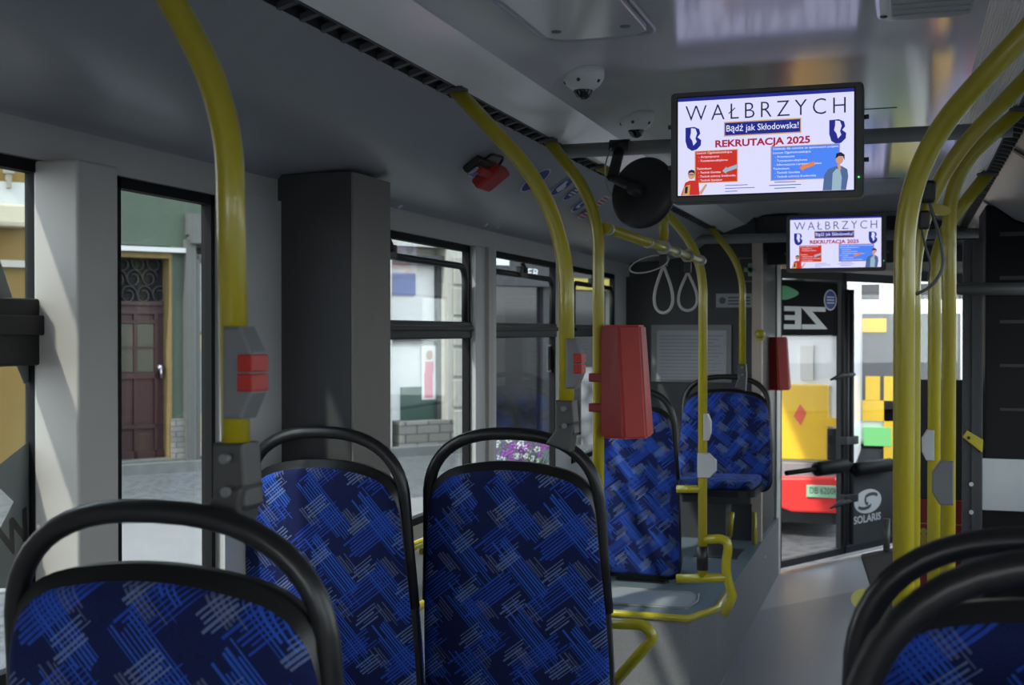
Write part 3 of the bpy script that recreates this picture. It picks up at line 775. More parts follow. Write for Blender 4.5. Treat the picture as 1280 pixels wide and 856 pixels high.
# cove decals and hammer
cP = Vector((-1.195, 0, 2.085)); ce = Vector((.127, 0, .093)).normalized(); cN = Vector((-ce.z, 0, ce.x))  # up-facing
ey = Vector((0, 1, 0)); dn = -cN
m_sw = mat('sticker_white2', (.62, .64, .68), .45); m_sb = mat('sticker_navy', (.02, .035, .24), .45); m_sr = mat('sticker_red', (.55, .06, .05), .45)
def decal(u, v, r, label, kind):
    c = atP(u, v, cP, cN)+dn*.002; b = new()
    flat(b, ell(c, ey, ce, r, r, 32), 0); flat(b, ell(c+dn*.0006, ey, ce, r*.9, r*.9, 32), 1)
    k = dn*.0012
    if kind == 'shoe': flat(b, [c+k+ey*a_*r+ce*b_*r for a_, b_ in ((-.5, -.4), (.3, -.55), (.7, -.2), (.5, .1), (.1, .2), (-.2, .5), (-.55, .45))], 0)
    if kind == 'text':
        for i, wd_ in enumerate((.5, .68, .5)): flat(b, [c+k+ey*a_*r*wd_+ce*(r*(-.3+i*.3+b_*.08)) for a_, b_ in ((-1, -1), (1, -1), (1, 1), (-1, 1))], 0)
    if kind == 'seat':
        flat(b, [c+k+ey*a_*r+ce*b_*r for a_, b_ in ((-.5, -.5), (.4, -.5), (.4, -.25), (-.2, -.2), (-.25, .5), (-.5, .5))], 0)
        flat(b, ell(c+k+ey*r*.1+ce*r*.3, ey, ce, r*.2, r*.2, 12), 0)
    single('cove_sticker', b, [m_sw, m_sb], label, 'sticker', c)
decal(669, 225, .062, 'largest round blue sticker, highest of the stickers, partly behind a pole', 'plain')
decal(703, 232, .055, 'round blue sticker with a white pictogram between the two poles', 'shoe')
decal(716, 240, .047, 'round blue sticker with white lettering between the two poles', 'text')
decal(727, 254, .050, 'round blue sticker with seat pictogram beside the thinner pole', 'seat')
for (u, v, wd_, hd_, lab) in ((733, 266, .04, .035, 'small red and white notice under the round blue stickers'), (751, 252, .045, .035, 'small red and white notice just right of the pole')):
    c = atP(u, v, cP, cN)+dn*.002; b = new()
    flat(b, [c+ey*a_*wd_+ce*b_*hd_ for a_, b_ in ((-1, -1), (1, -1), (1, 1), (-1, 1))], 0)
    for i in range(4): flat(b, [c+dn*.0006+ey*a_*wd_*.85+ce*(-.7+i*.45+b_*.14)*hd_ for a_, b_ in ((-1, -1), (1, -1), (1, 1), (-1, 1))], 1)
    single('notice_sticker', b, [m_sw, m_sr], lab, 'sticker', c)
# emergency hammer in its holder
hc = atP(600, 206, cP, cN)
t = Thing('emergency_hammer', 'red emergency hammer in a black holder on the grey cove', 'hammer', hc)
b = new(); obox(b, hc, ey, ce, dn, (-.09, .07), (-.030, .030), (0, .022), 0, .005); t.part('holder', b, m_black)
b = new(); obox(b, hc, ey, ce, dn, (.02, .13), (-.055, .035), (.01, .045), 0, .008); obox(b, hc, ey, ce, dn, (-.06, .03), (-.012, .014), (.018, .040), 0, .005); t.part('hammer', b, m_red, label='red hammer')
b = new(); obox(b, hc, ey, ce, dn, (-.085, -.045), (-.03, .008), (.022, .032), 0, .003); t.part('metal_tip', b, m_chrome)
b = new(); tube(b, fillet([hc+ey*(-.04)+ce*.03+dn*.01, hc+ey*(-.07)+ce*.06+dn*.02, hc+ey*(.03)+ce*.065+dn*.02, hc+ey*(.06)+ce*.03+dn*.02], .02), .004, 8); t.part('wire', b, m_black)
# small ceiling screws on pelmet
b = new()
for (u, v) in ((500, 258), (608, 281), (623, 284), (735, 300)):
    c = atP(u, v, cP, cN); lathe(b, [(0, -.004), (.008, -.003), (.009, 0)], c, cN, 12)
struct('trim_31', b, m_lgrey)

# ---------------------------------------------------------------- ceiling things
def dome(label, u, v):
    p = atZ(u, v, 2.30); t = Thing('dome_camera', label, 'security camera', (p.x, p.y, 2.30), group='ceiling dome cameras')
    b = new(); R = .056
    lathe(b, [(0, 0), (R, 0), (R, -.022), (R*.97, -.032), (R*.8, -.048), (R*.52, -.060), (R*.42, -.062)], (0, 0, 0), (0, 0, 1), 40); t.part('housing', b, m_white, None, False)
    b = new(); lathe(b, [(R*.46, -.058), (R*.44, -.066), (R*.32, -.078), (R*.15, -.084), (0, -.085)], (0, 0, 0), (0, 0, 1), 28); t.part('lens_dome', b, m_lens, None, False)
    b = new()
    for a in (math.radians(-20), math.radians(-90), math.radians(-160), math.radians(90)):
        q_ = Vector((math.cos(a)*R*.88, math.sin(a)*R*.88, -.042)); lathe(b, [(0, -.002), (.005, -.001), (.005, .004)], q_, Vector((-math.cos(a), -math.sin(a), .6)), 10)
    t.split('screw', b, m_clamp, None, False)
    return t.o
d1 = dome('white dome camera on the ceiling, the nearer of the two', 729, 84)
p = atZ(795, 139, 2.30); dup(d1, (p.x, p.y, 2.30), 0, 'white dome camera on the ceiling beside the crossbar, the farther one')
# hatch panel and lamp fixture
t = Thing('ceiling_hatch', 'grey ceiling hatch cover with rounded corners beside the ribbed light strip', 'hatch', (-.72, 2.4, 2.3))
c1 = atZ(735, 38, 2.30); c2 = atZ(655, 62, 2.30)
xr = -.56; b = new(); ring = fillet([(-.80, 1.0, 2.285), (xr, 1.0, 2.285), (xr, c1.y+.02, 2.285), (-.80, c1.y+.02, 2.285)], .06, closed=True)
prism(b, ring, (0, 0, .014), bevel=.004); t.part('cover', b, m_ceil)
b = new(); tube(b, [q_+Vector((0, 0, .004)) for q_ in fillet([(-.815, .985, 2.285), (xr+.015, .985, 2.285), (xr+.015, c1.y+.035, 2.285), (-.815, c1.y+.035, 2.285)], .06, closed=True)], .005, 6, closed=True); t.part('edging', b, m_lgrey)
b = new()
for y in (c1.y-.07,):
    for x in (-.76, -.60): lathe(b, [(0, -.004), (.011, -.003), (.012, 0)], (x, y, 2.285), (0, 0, 1), 14)
t.split('screw', b, m_grey)
t = Thing('ceiling_lamp', 'switched-off oblong ceiling lamp with a ribbed clear cover at the top right', 'lamp', (.05, 2.4, 2.3))
ca = atZ(1095, 16, 2.28); cb = atZ(1222, 22, 2.28)
b = new(); ring = fillet([(ca.x, 1.9, 2.262), (cb.x+.01, 1.9, 2.262), (cb.x+.01, 2.70, 2.262), (ca.x, 2.70, 2.262)], .05, closed=True); prism(b, ring, (0, 0, .04), bevel=.01); t.part('cover', b, m_rib)
b = new(); ring = fillet([(ca.x+.03, 1.94, 2.256), (cb.x-.02, 1.94, 2.256), (cb.x-.02, 2.66, 2.256), (ca.x+.03, 2.66, 2.256)], .03, closed=True); prism(b, ring, (0, 0, .008), bevel=.002)
for i in range(16): box(b, (ca.x+.035, 1.98+i*.042, 2.253), (cb.x-.025, 1.99+i*.042, 2.257))
t.part('diffuser', b, m_lgrey)
b = new()
for x in (ca.x+.016, cb.x-.006):
    lathe(b, [(0, -.004), (.007, -.003), (.008, 0)], (x, 2.64, 2.262), (0, 0, 1), 12)
t.split('screw', b, m_clamp)
# crossbar near the first screen
b = new(); YX = 3.62; cyl(b, (-1.03, YX, 2.165), (mir(-1.03), YX, 2.165), .022)
single('crossbar', b, m_bar, 'grey crossbar tube behind the larger screen, holding the round mirror', 'crossbar', (-.4, YX, 2.165))
# round mirror seen from behind
mc = vp(804, 241, 3.5)
t = Thing('interior_mirror', 'round black-backed mirror hanging on an arm beside the larger screen', 'mirror', mc)
ax = Vector((-.30, -.93, .12)).normalized()
b = new(); lathe(b, [(0, .022), (.03, .021), (.07, .016), (.10, .008), (.108, 0), (.106, -.008), (.10, -.01)], mc, ax, 40); t.part('back_shell', b, m_black)
b = new(); lathe(b, [(.10, -.009), (.06, -.022), (0, -.030)], mc, ax, 40); t.part('mirror_face', b, m_chrome)
b = new(); k = mc+ax*.05; top = vp(775, 184, YX); low = vp(775, 222, 3.52)
tube(b, [top, Vector((top.x, low.y, low.z))], .017, 12); lathe(b, [(0, .03), (.024, .03), (.024, -.03), (0, -.03)], top, (1, 0, 0), 20)
tube(b, [Vector((top.x, low.y, low.z)), k], .013, 12); lathe(b, [(0, .016), (.02, .014), (.02, -.02)], k, ax, 16); t.part('arm', b, m_black)
b = new(); tube(b, fillet([vp(764, 185, 3.58), vp(756, 205, 3.58), vp(757, 232, 3.58), vp(768, 248, 3.58)], .05), .0025, 6); t.part('cable', b, m_strap)

# ---------------------------------------------------------------- the screens
SM = [screen_mat('screen_lavender', (.60, .60, .92), .95), screen_mat('screen_black', (.01, .01, .02), .8), screen_mat('screen_navy', (.010, .016, .22), .9),
      screen_mat('screen_red', (.50, .020, .012), .9), screen_mat('screen_blue', (.06, .20, .80), .9), screen_mat('screen_white', (.85, .88, 1.0), .8),
      screen_mat('screen_crimson', (.38, .01, .03), .8), screen_mat('screen_orange', (.75, .22, .06), .8), screen_mat('screen_cyan', (.30, .45, .55), .8),
      screen_mat('screen_skin', (.60, .32, .20), .8), screen_mat('screen_gold', (.62, .36, .10), .8), screen_mat('screen_denim', (.07, .13, .30), .8)]
def make_monitor(label, loc):
    t = Thing('display_screen', label, 'screen', loc, group='ceiling screens')
    Wd, Hd = .498, .296
    b = new()
    ring = fillet([(0, 0, 0), (Wd, 0, 0), (Wd, 0, Hd), (0, 0, Hd)], .014, 5, closed=True); prism(b, ring, (0, .055, 0), bevel=.004)
    # recess front lip
    t.part('casing', b, mat('screen_casing', (.105, .105, .10), .45), None, False)
    x0, x1, z0, z1 = .020, Wd-.024, .020, Hd-.016
    b = new(); box(b, (x0-.004, -.0012, z0-.004), (x1+.004, .001, z1+.004)); t.part('bezel', b, m_black, None, False)
    b = new(); yy = [-.0016]
    EX, EZ = Vector((1, 0, 0)), Vector((0, 0, 1)); sw, sh = x1-x0, z1-z0
    def P(a, c): return Vector((x0+a*sw, yy[0], z0+c*sh))
    def lay(): yy[0] -= .0004
    def rect(a0, a1, c0, c1, mi): flat(b, [P(a0, c0), P(a1, c0), P(a1, c1), P(a0, c1)], mi)
    def pg(pts, mi): flat(b, [P(a, c) for a, c in pts], mi)
    rect(0, 1, 0, 1, 0); lay()
    k = sh  # full height
    def tx(s, a, c, hfrac, mi, wfrac=None, align='LEFT', bold=0, sp=1.0, shear=0): text_into(b, s, hfrac*k/.72, P(a, c), EX, EZ, mi, sp, wfrac*sw if wfrac else None, align, shear, bold)
    rect(0, 1, .965, 1, 2); lay()
    tx('WAŁBRZYCH', .045, .760, .168, 1, .91, sp=1.35, bold=-.0007)
    rect(.27, .71, .585, .735, 10); lay(); rect(.276, .704, .597, .723, 2); lay()
    tx('Bądź jak Skłodowska!', .49, .635, .066, 5, .41, 'CENTER')
    tx('REKRUTACJA 2025', .49, .482, .070, 6, .54, 'CENTER', bold=.0009)
    for ox in (.045, .865):      # city emblem: rounded B shield with pale head profile
        s_ = .095
        pts = [(0, 0.98), (.55, 1.0), (.85, .9), (.92, .7), (.75, .55), (.98, .42), (.95, .2), (.7, .03), (.4, -.02), (.12, .12), (0, .4)]
        pg([(ox+x*s_, .46+z*.24) for x, z in pts], 2); lay()
        pg([(ox+x*s_, .46+z*.24) for x, z in [(.35, .95), (.62, .92), (.72, .72), (.62, .5), (.70, .36), (.5, .2), (.42, .42), (.28, .55), (.34, .75)]], 0); 
    lay()
    rect(.10, .352, .12, .452, 10); rect(.538, .925, .115, .462, 10); lay(); rect(.105, .346, .128, .444, 3); rect(.543, .92, .123, .455, 4); lay()
    L = [('Liceum Ogólnokształcące', .205, 0), ('- Artystyczne', .12, .01), ('- Turystyczno-językowe', .17, .01), None, ('Technikum', .085, 0), ('- Technik Geodeta', .13, .01), ('- Technik ochrony środowiska', .215, .01), ('- Technik Spedytor', .14, .01)]
    for i, e in enumerate(L):
        if e: tx(e[0], .113+e[2], .418-i*.040, .022, 5, e[1])
    L = [('Oddziały dla uczniów ze sportowymi pasjami', .36, 0), ('Liceum Ogólnokształcące', .21, 0), ('- Artystyczne', .11, .01), ('- Turystyczno-językowe', .18, .01), ('- Informatyczne z programowaniem', .26, .01), ('Technikum', .09, 0), ('- Technik Geodeta', .14, .01), ('- Technik ochrony środowiska', .23, .01)]
    for i, e in enumerate(L): tx(e[0], .553+e[2], .425-i*.040, .022, 5, e[1])
    for s_ in ('•  www.zssklodowska.pl', '•  sekretariat@zssklodowska.pl', '•  74 842 00 00'): pass
    for i, wq in enumerate((.13, .17, .07)): rect(.278, .278+wq, .083-i*.03, .090-i*.03, 11)
    for i, wq in enumerate((.12, .18, .12)): rect(.62-wq/2, .62+wq/2, .096-i*.03, .104-i*.03, 11)
    # arrows
    for ox, oz, mi in ((.262, .235, 8), (.70, .232, 7)):
        lay(); pg([(ox, oz), (ox+.025, oz+.045), (ox+.025, oz+.028), (ox+.085, oz+.062), (ox+.085, oz+.022), (ox+.025, oz-.012), (ox+.022, oz-.028)], mi)
    lay()
    # left figure: person in a red top pointing; right figure: person in a denim jacket
    def el(cx, cz, rx, rz, mi, n_=18): pg([(cx+rx*math.cos(2*math.pi*i/n_), cz+rz*math.sin(2*math.pi*i/n_)) for i in range(n_)], mi)
    pg([(.02, 0), (.045, .13), (.07, .15), (.10, .15), (.125, .12), (.13, 0)], 3); pg([(.125, .02), (.165, .11), (.175, .10), (.14, 0)], 9); lay()
    pg([(.028, 0), (.04, .09), (.075, .11), (.07, 0)], 10); el(.082, .205, .020, .042, 9); lay(); pg([(.042, .02), (.045, .09), (.062, .09), (.058, .02)], 1)
    pg([(.060, .21), (.066, .25), (.084, .262), (.10, .25), (.104, .205), (.097, .225), (.082, .235), (.068, .225)], 1); rect(.068, .097, .205, .212, 1)
    pg([(.83, .0), (.838, .15), (.86, .21), (.90, .235), (.935, .235), (.965, .20), (.97, .13), (.958, .0)], 11); lay()
    pg([(.88, .0), (.885, .17), (.905, .21), (.925, .20), (.935, .12), (.93, 0)], 8); el(.922, .30, .021, .045, 9); lay()
    pg([(.90, .31), (.905, .36), (.93, .372), (.95, .345), (.95, .29), (.94, .33), (.92, .335)], 1); pg([(.915, .20), (.91, .25), (.925, .255), (.932, .2)], 9)
    t.part('picture', b, SM, None, False)
    b = new(); cyl(b, (Wd-.012, -.004, .052), (Wd-.012, .002, .052), .0022, 8); t.part('status_light', b, screen_mat('led_green', (.1, .9, .25), 1.5), None, False)
    b = new()
    for z in (.10, .21): cyl(b, (Wd-.002, .03, z), (Wd+.012, .03, z), .006, 10); cyl(b, (-.012, .03, z), (.002, .03, z), .006, 10)
    for x in (.14, .36): box(b, (x-.015, .055, .19), (x+.015, .42, .225))
    t.split('mount', b, m_clamp, None, False)
    return t.o
m1 = make_monitor('larger ceiling screen showing the WAŁBRZYCH recruitment advert, nearest the camera', (-.603, 3.2, 1.945))
dup(m1, (-.597, 6.4, 1.912), 0, 'smaller looking ceiling screen with the same advert, farther down the bus')

# ---------------------------------------------------------------- notices on the dark partition
Yp = PYP-.004
def quadY(b, u0, v0, u1, v1, Y, mi=0, dy=0, th=None):
    a_ = vp(u0, v0, Y); c_ = vp(u1, v1, Y)
    box(b, (a_.x, Y+dy, a_.z), (c_.x, Y+dy+(th or .003), c_.z), mi)
t = Thing('notice_board', 'grey framed printed timetable sheet on the dark partition', 'notice', vp(865, 450, Yp))
b = new(); quadY(b, 814, 406, 914, 478, Yp-.01, th=.01); t.part('frame', b, m_grey)
m_paper = mat('grey_paper', (.30, .31, .33), .7); m_ink = mat('paper_lines', (.20, .21, .23), .7)
b = new(); quadY(b, 821, 413, 908, 475, Yp-.013, th=.002)
for i in range(13): quadY(b, 825, 419+i*4.3, 904-(i*7 % 5)*3, 420.6+i*4.3, Yp-.0145, 1, th=.001)
t.part('sheet', b, [m_paper, m_ink])
t = Thing('plaque', 'small pale plaque with a round emblem and lines of print on the partition', 'plaque', vp(918, 375, Yp))
b = new(); quadY(b, 895, 367, 942, 384, Yp-.006, th=.006); t.part('plate', b, mat('plaque_grey', (.26, .27, .28), .5))
b = new(); c = vp(903, 375.5, Yp-.007); flat(b, ell(c, Vector((1, 0, 0)), Vector((0, 0, 1)), .02, .02)); 
for i in range(3): quadY(b, 910, 371+i*4, 938, 372.6+i*4, Yp-.0075, th=.001)
t.part('print', b, mat('plaque_print', (.06, .07, .09), .5))
t = Thing('first_aid_sign', 'dark square sign with a pale green cross at the top of the partition', 'sign', vp(937, 337, Yp))
b = new(); quadY(b, 923, 322, 951, 352, Yp-.006, th=.005); quadY(b, 924.5, 323.5, 949.5, 350.5, Yp-.007, 1, th=.002); t.part('plate', b, [m_grey, m_black])
b = new(); quadY(b, 935, 329, 940, 345, Yp-.009, th=.002); quadY(b, 930, 334.5, 945, 339.5, Yp-.009, th=.002); t.part('cross', b, mat('cross_green', (.22, .33, .25), .5))
b = new(); p = vp(950, 417, PYP-.03); lathe(b, [(0, .03), (.022, .02), (.03, 0), (.022, -.02), (0, -.03)], p, (0, 0, 1), 20); box(b, p-Vector((.02, .0, .04)), p+Vector((.02, .02, .0)))
single('post_fitting', b, m_yellow, 'round yellow fitting on the beige post by the partition', 'fitting', p)
b = new(); tube(b, [vp(943, 640, 7.05), vp(944, 700, 7.05)], .012, 8); tube(b, [vp(943, 700, 7.05), vp(955, 696, 7.3)], .012, 8); tube(b, [vp(915, 640, 6.6), vp(912, 670, 6.6)], .014, 8)
t = Thing('foot_rail', 'thin yellow rails at the foot of the beige post', 'rail', vp(943, 700, 7.05)); t.split('tube', b, m_yellow)

# ---------------------------------------------------------------- right-hand side things
YD = 5.6
t = Thing('door_cabinet', 'tall black cabinet with a grey plate at the right edge', 'cabinet', (.42, YD, 0))
a_ = vp(1232, 256, YD)
b = new(); box(b, (a_.x, YD, 0), (WR-.02, YD+.5, a_.z), bevel=.008); t.part('body', b, m_matte)
b = new(); c0 = vp(1228, 573, YD-.02); c1 = vp(1285, 640, YD-.02); box(b, (c0.x, YD-.02, c1.z), (c1.x, YD-.002, c0.z), bevel=.004); t.part('grey_plate', b, m_lgrey, label='light grey plate')
b = new()
for i in range(5): quadY(b, 1250, 290+i*55, 1290, 294+i*55, YD-.004, th=.006)
t.split('door_seam', b, m_black)
t = Thing('door_post', 'slim dark grey upright post left of the black cabinet', 'post', (.33, 5.3, 0))
b = new(); Yq = 5.3; a_ = vp(1204, 300, Yq); c_ = vp(1229, 300, Yq); box(b, (a_.x, Yq, 0), (c_.x, Yq+.06, a_.z), bevel=.004); box(b, (a_.x+.035, Yq-.01, 0), (a_.x+.05, Yq, a_.z)); t.part('upright', b, m_dark)
b = new()
for v in (605, 640): p = vp(1214, v, Yq-.01); cyl(b, p, p-Vector((0, .008, 0)), .009, 10)
t.split('bolt', b, m_lgrey)
b = new(); p = vp(1212, 544, Yq-.02); q2 = vp(1228, 562, Yq-.02)
prism(b, [vp(1203, 546, Yq-.02), vp(1209, 538, Yq-.02), vp(1229, 550, Yq-.02), vp(1228, 566, Yq-.02)], (0, .015, 0), bevel=.003); t.part('catch', b, m_yellow, label='yellow slanted catch')
b = new(); p = vp(1211, 547, Yq-.025); lathe(b, [(0, .003), (.007, .003), (.007, 0)], p, (0, -1, 0), 12); t.part('catch_hole', b, m_black)
b = new(); tube(b, [vp(1188, 361, 5.2), vp(1200, 361, 5.2), vp(1300, 361, 5.2)], [.012, .025, .025], 14)
single('guard_bar', b, m_clamp, 'horizontal dark bar crossing in front of the black cabinet', 'bar', vp(1240, 361, 5.2))
# red panel with pictogram
YQ = 6.3
t = Thing('barrier_panel', 'dark red low panel with a yellow person pictogram behind the right-hand poles', 'panel', (.2, YQ, 0))
a_ = vp(1143, 624, YQ); c_ = vp(1206, 624, YQ)
b = new(); box(b, (a_.x, YQ, 0), (c_.x, YQ+.03, a_.z), bevel=.004); t.part('board', b, m_dred)
b = new(); quadY(b, 1144, 654, 1206, 656, YQ-.003, th=.003)
p = vp(1154.5, 664, YQ-.004); flat(b, ell(p, Vector((1, 0, 0)), Vector((0, 0, 1)), .017, .017))
flat(b, [vp(u, v, YQ-.004) for u, v in ((1149, 668), (1160, 668), (1162, 680), (1160, 682), (1158, 674), (1159, 696), (1155.5, 696), (1154.5, 684), (1153.5, 696), (1150, 696), (1151, 674), (1149, 682), (1147, 680))])
t.part('pictogram', b, mat('pictogram_yellow', (.45, .33, .06), .5))
b = new(); box(b, (a_.x-.1, YQ+.04, 0), (c_.x+.05, YQ+.12, vp(1150, 475, YQ).z)); single('dashboard_screen', b, m_black, 'black screen panel standing behind the dark red low panel', 'partition', (a_.x, YQ+.06, 0))
# dark folded panel by the thick right-hand pole
b = new(); Yz = 2.3
prism(b, [vp(1076, 697, Yz), vp(1112, 690, Yz), vp(1135, 690, Yz), Vector((vp(1135, 690, Yz).x, Yz, 0)), Vector((vp(1100, 690, Yz).x, Yz, 0)), vp(1100, 790, Yz), vp(1088, 735, Yz)], (0, .04, 0), bevel=.004)
cyl(b, vp(1108, 695, Yz)+Vector((0, .02, 0)), vp(1108, 640, Yz)*0+Vector((vp(1108, 650, Yz).x, Yz+.02, vp(1108, 650, Yz).z))*1, .006)
single('seat_shield', b, m_clamp, 'dark angular shield panel at the foot of the thick right-hand pole', 'shield', vp(1110, 740, Yz))

# ---------------------------------------------------------------- sticker on window A
b = new(); xg = WL-.014
flat(b, [atX(u, v, xg) for u, v in ((-10, 588), (49, 541), (49, 735), (-10, 735), (-10, 680), (17, 627), (-10, 600))], 0)
flat(b, [atX(u, v, xg) for u, v in ((-30, 300), (0, 325), (48, 470), (30, 480), (-10, 380), (-30, 370))], 0)
p = atX(5, 700, xg+.001); q_ = atX(44, 668, xg+.001); ex_ = (q_-p).normalized(); ez_ = Vector((1, 0, 0)).cross(ex_)
text_into(b, 'W', .09, p, ex_, ez_ if ez_.z > 0 else -ez_, 1, width=(q_-p).length, bold=.003)
single('window_decal', b, [mat('grey_film', (.20, .205, .22), .5), m_black], 'grey angular film with a black letter on the leftmost window', 'sticker', atX(30, 600, xg))
# small notice on window D
b = new(); xg = WL-.012
flat(b, [atX(u, v, xg) for u, v in ((684, 431), (691, 431), (691, 465), (684, 465))], 0)
flat(b, [atX(u, v, xg+.001) for u, v in ((685, 433), (690, 433), (690, 463), (685, 463))], 1)
single('window_notice', b, [m_sw, m_black], 'slim white outlined notice on the window pane behind the centre pole', 'sticker', atX(687, 448, xg))

# ================================================================ OUTSIDE
ZG = -.32
m_cob = cobble_mat('cobbles', (.085, .088, .09), (.038, .038, .04), 9)
b = new(); box(b, (-60, -40, ZG-.1), (60, 80, ZG)); o = link('road', b, m_cob); o['kind'] = 'structure'
F0 = Vector((-9.3, 14.8, 0)); fd = Vector((.6, .8, 0)); fn = Vector((.8, -.6, 0))
def fs(u, v=415): p = atP(u, v, F0, fn); return (p-F0).dot(fd), p.z
def FB(bm, u0, u1, v0, v1, t0, t1, mi=0, bevel=0, abs_z=None):
    sa = fs(u0)[0]; sb = fs(u1)[0]; um = (u0+u1)/2
    za = fs(um, v0)[1]; zb_ = fs(um, v1)[1]
    if abs_z: za = abs_z[1] if abs_z[1] is not None else za; zb_ = abs_z[0] if abs_z[0] is not None else zb_
    obox(bm, F0, fd, fn, Zv, (sa, sb), (t0, t1), (zb_, za), mi, bevel)
# pavement slabs strip near the bus + sidewalk along the facade
m_slab = brick_mat('pale_slabs', (.52, .50, .47), (.46, .45, .43), (.25, .25, .24), 1.0, 1.4, 1.0)
b = new(); obox(b, F0, fd, fn, Zv, (-14, 16), (4.4, 7.0), (ZG, ZG+.02)); o = link('path', b, mat('pale_slab', (.17, .16, .155), .8, var=.1, scale=2)); o['kind'] = 'structure'
b = new(); obox(b, F0, fd, fn, Zv, (-20, 22), (0, .25), (ZG, ZG+.14)); o = link('kerb', b, mat('kerb_stone', (.11, .115, .11), .85, var=.3, scale=6)); o['kind'] = 'structure'
TOP = 7.5
# --- ochre building (left)
t = Thing('ochre_building', 'ochre house with white mouldings seen through the leftmost window', 'building', F0+fd*-6)
b = new(); FB(b, -900, 100, 0, 600, -3, -.02, abs_z=(ZG, TOP)); t.part('wall', b, mat('ochre_plaster', (.155, .098, .02), .9, var=.12, scale=2))
b = new(); FB(b, -900, 100, 200, 236, -.02, .06); t.part('upper_band', b, mat('white_plaster', (.42, .43, .41), .9), label='white plaster band')
b = new(); FB(b, -900, 100, 236, 248, -.02, .16); FB(b, -900, 100, 252, 262, -.02, .10); t.part('cornice', b, mat('grey_plaster', (.25, .255, .25), .9))
b = new(); FB(b, -900, 100, 312, 322, -.02, .08); t.part('sill_moulding', b, mat('cream_mould', (.33, .32, .28), .9), label='pale moulding')
b = new(); FB(b, -60, 30, 256, 284, -.02, .3, bevel=.03); FB(b, -60, 31, 276, 279, .3, .31); t.part('awning_box', b, mat('cream_box', (.40, .36, .26), .7), label='cream awning box')
b = new(); FB(b, 3, 16, 212, 218, .06, .14); FB(b, 6, 13, 218, 226, .06, .12); FB(b, 7, 12, 226, 236, .06, .14); t.part('ornament', b, mat('ornament_stone', (.22, .21, .17), .9))
# --- green building with red door
t = Thing('green_building', 'green plastered house with a dark red door seen through the second window', 'building', F0+fd*-1)
m_green = mat('green_plaster', (.055, .075, .055), .92, var=.15, scale=3)
b = new(); FB(b, 100, 330, 0, 600, -3, -.35, abs_z=(ZG, TOP)); FB(b, 100, 330, 0, 308, -.36, 0, abs_z=(None, TOP)); FB(b, 100, 147, 308, 600, -.36, 0, abs_z=(ZG, None)); FB(b, 213, 236, 308, 600, -.36, 0, abs_z=(ZG, None)); t.part('wall', b, m_green)
b = new(); FB(b, 100, 229, 308, 314, 0, .12); t.part('cornice', b, mat('white_ledge', (.45, .45, .44), .8), label='white ledge')
b = new(); FB(b, 143, 215, 315, 322, -.36, .02); FB(b, 211.5, 214.5, 322, 574, -.34, .01); FB(b, 143, 149, 322, 574, -.34, .01); t.part('door_surround', b, mat('ochre_trim', (.17, .12, .045), .8))
m_door = mat('maroon_paint', (.036, .010, .010), .5, var=.15); m_dkglass = mat('dark_glass', (.015, .015, .017), .12, spec=.7)
b = new(); FB(b, 147, 213, 376, 575, -.34, -.24); dpart = t.part('house_door', b, m_door, label='maroon panelled door')
b = new(); FB(b, 152, 173, 404, 466, -.245, -.215, bevel=.01); FB(b, 177, 199, 404, 466, -.245, -.215, bevel=.01); t.split('door_pane', b, mat('pane_olive', (.060, .060, .040), .25), dpart)
b = new(); 
for a_ in ((149, 211, 376, 381), (149, 211, 388, 392), (149, 152, 392, 575), (173, 177, 392, 575), (199, 203, 392, 575), (149, 203, 400, 404), (149, 203, 433, 436), (149, 203, 466, 474), (149, 203, 532, 537), (149, 211, 565, 575)): FB(b, *a_, -.24, -.20)
t.part('door_moulding', b, m_door, dpart)
b = new(); FB(b, 149, 212, 323, 375, -.34, -.26); tl = t.part('transom_light', b, m_matte)
b = new()
for i in range(9):
    s_, z_ = fs(154+i*6.5, 348); c = F0+fd*s_+Zv*(z_+.25*math.sin(i*2.1))+fn*-.23
    tube(b, [c+fd*(math.cos(a)*.12*(1-a/14))+Zv*(math.sin(a)*.14*(1-a/14)) for a in [j*.5 for j in range(18)]], .012, 5)
t.part('iron_scrollwork', b, mat('wrought_iron', (.022, .02, .02), .5), tl)
b = new(); s_, z_ = fs(206, 460); c = F0+fd*s_+Zv*z_+fn*-.2
lathe(b, [(0, .06), (.05, .05), (.05, -.02)], c, fn, 12); tube(b, [c+fn*.05, c+fn*.06-Zv*.14], .02, 8); t.part('door_knob', b, mat('nickel', (.45, .45, .5), .3, metal=1), dpart)
b = new(); FB(b, 100, 245, 575, 592, -.3, .1); t.part('threshold', b, mat('threshold_stone', (.10, .10, .09), .9, var=.3))
b = new(); FB(b, 213, 236, 523, 600, -.2, .05); t.part('stone_plinth', b, brick_mat('rough_stone', (.20, .19, .17), (.13, .13, .12), (.06, .06, .06), 4, .6, .3))
b = new(); FB(b, 232, 330, 270, 296, 0, .10); FB(b, 234, 330, 296, 307, 0, .22); FB(b, 229, 241, 300, 600, 0, .14, abs_z=(ZG, None)); FB(b, 241, 330, 320, 326, -.05, .1); FB(b, 241, 247, 320, 580, 0, .10); FB(b, 241, 330, 573, 590, 0, .12, abs_z=(ZG, None)); t.part('shop_surround', b, mat('grey_green_paint', (.085, .085, .080), .8, var=.1))
b = new(); FB(b, 247, 330, 326, 573, -.0, .03); 
sg = t.part('shop_window', b, mat('shop_glass', (.05, .06, .065), .4, spec=.3))
b = new(); FB(b, 248, 300, 330, 415, .03, .035, 0); FB(b, 248, 300, 418, 438, .03, .035, 1); FB(b, 248, 300, 516, 542, .03, .035, 1); FB(b, 248, 300, 542, 568, .03, .035, 2); FB(b, 248, 300, 438, 516, .03, .034, 3)
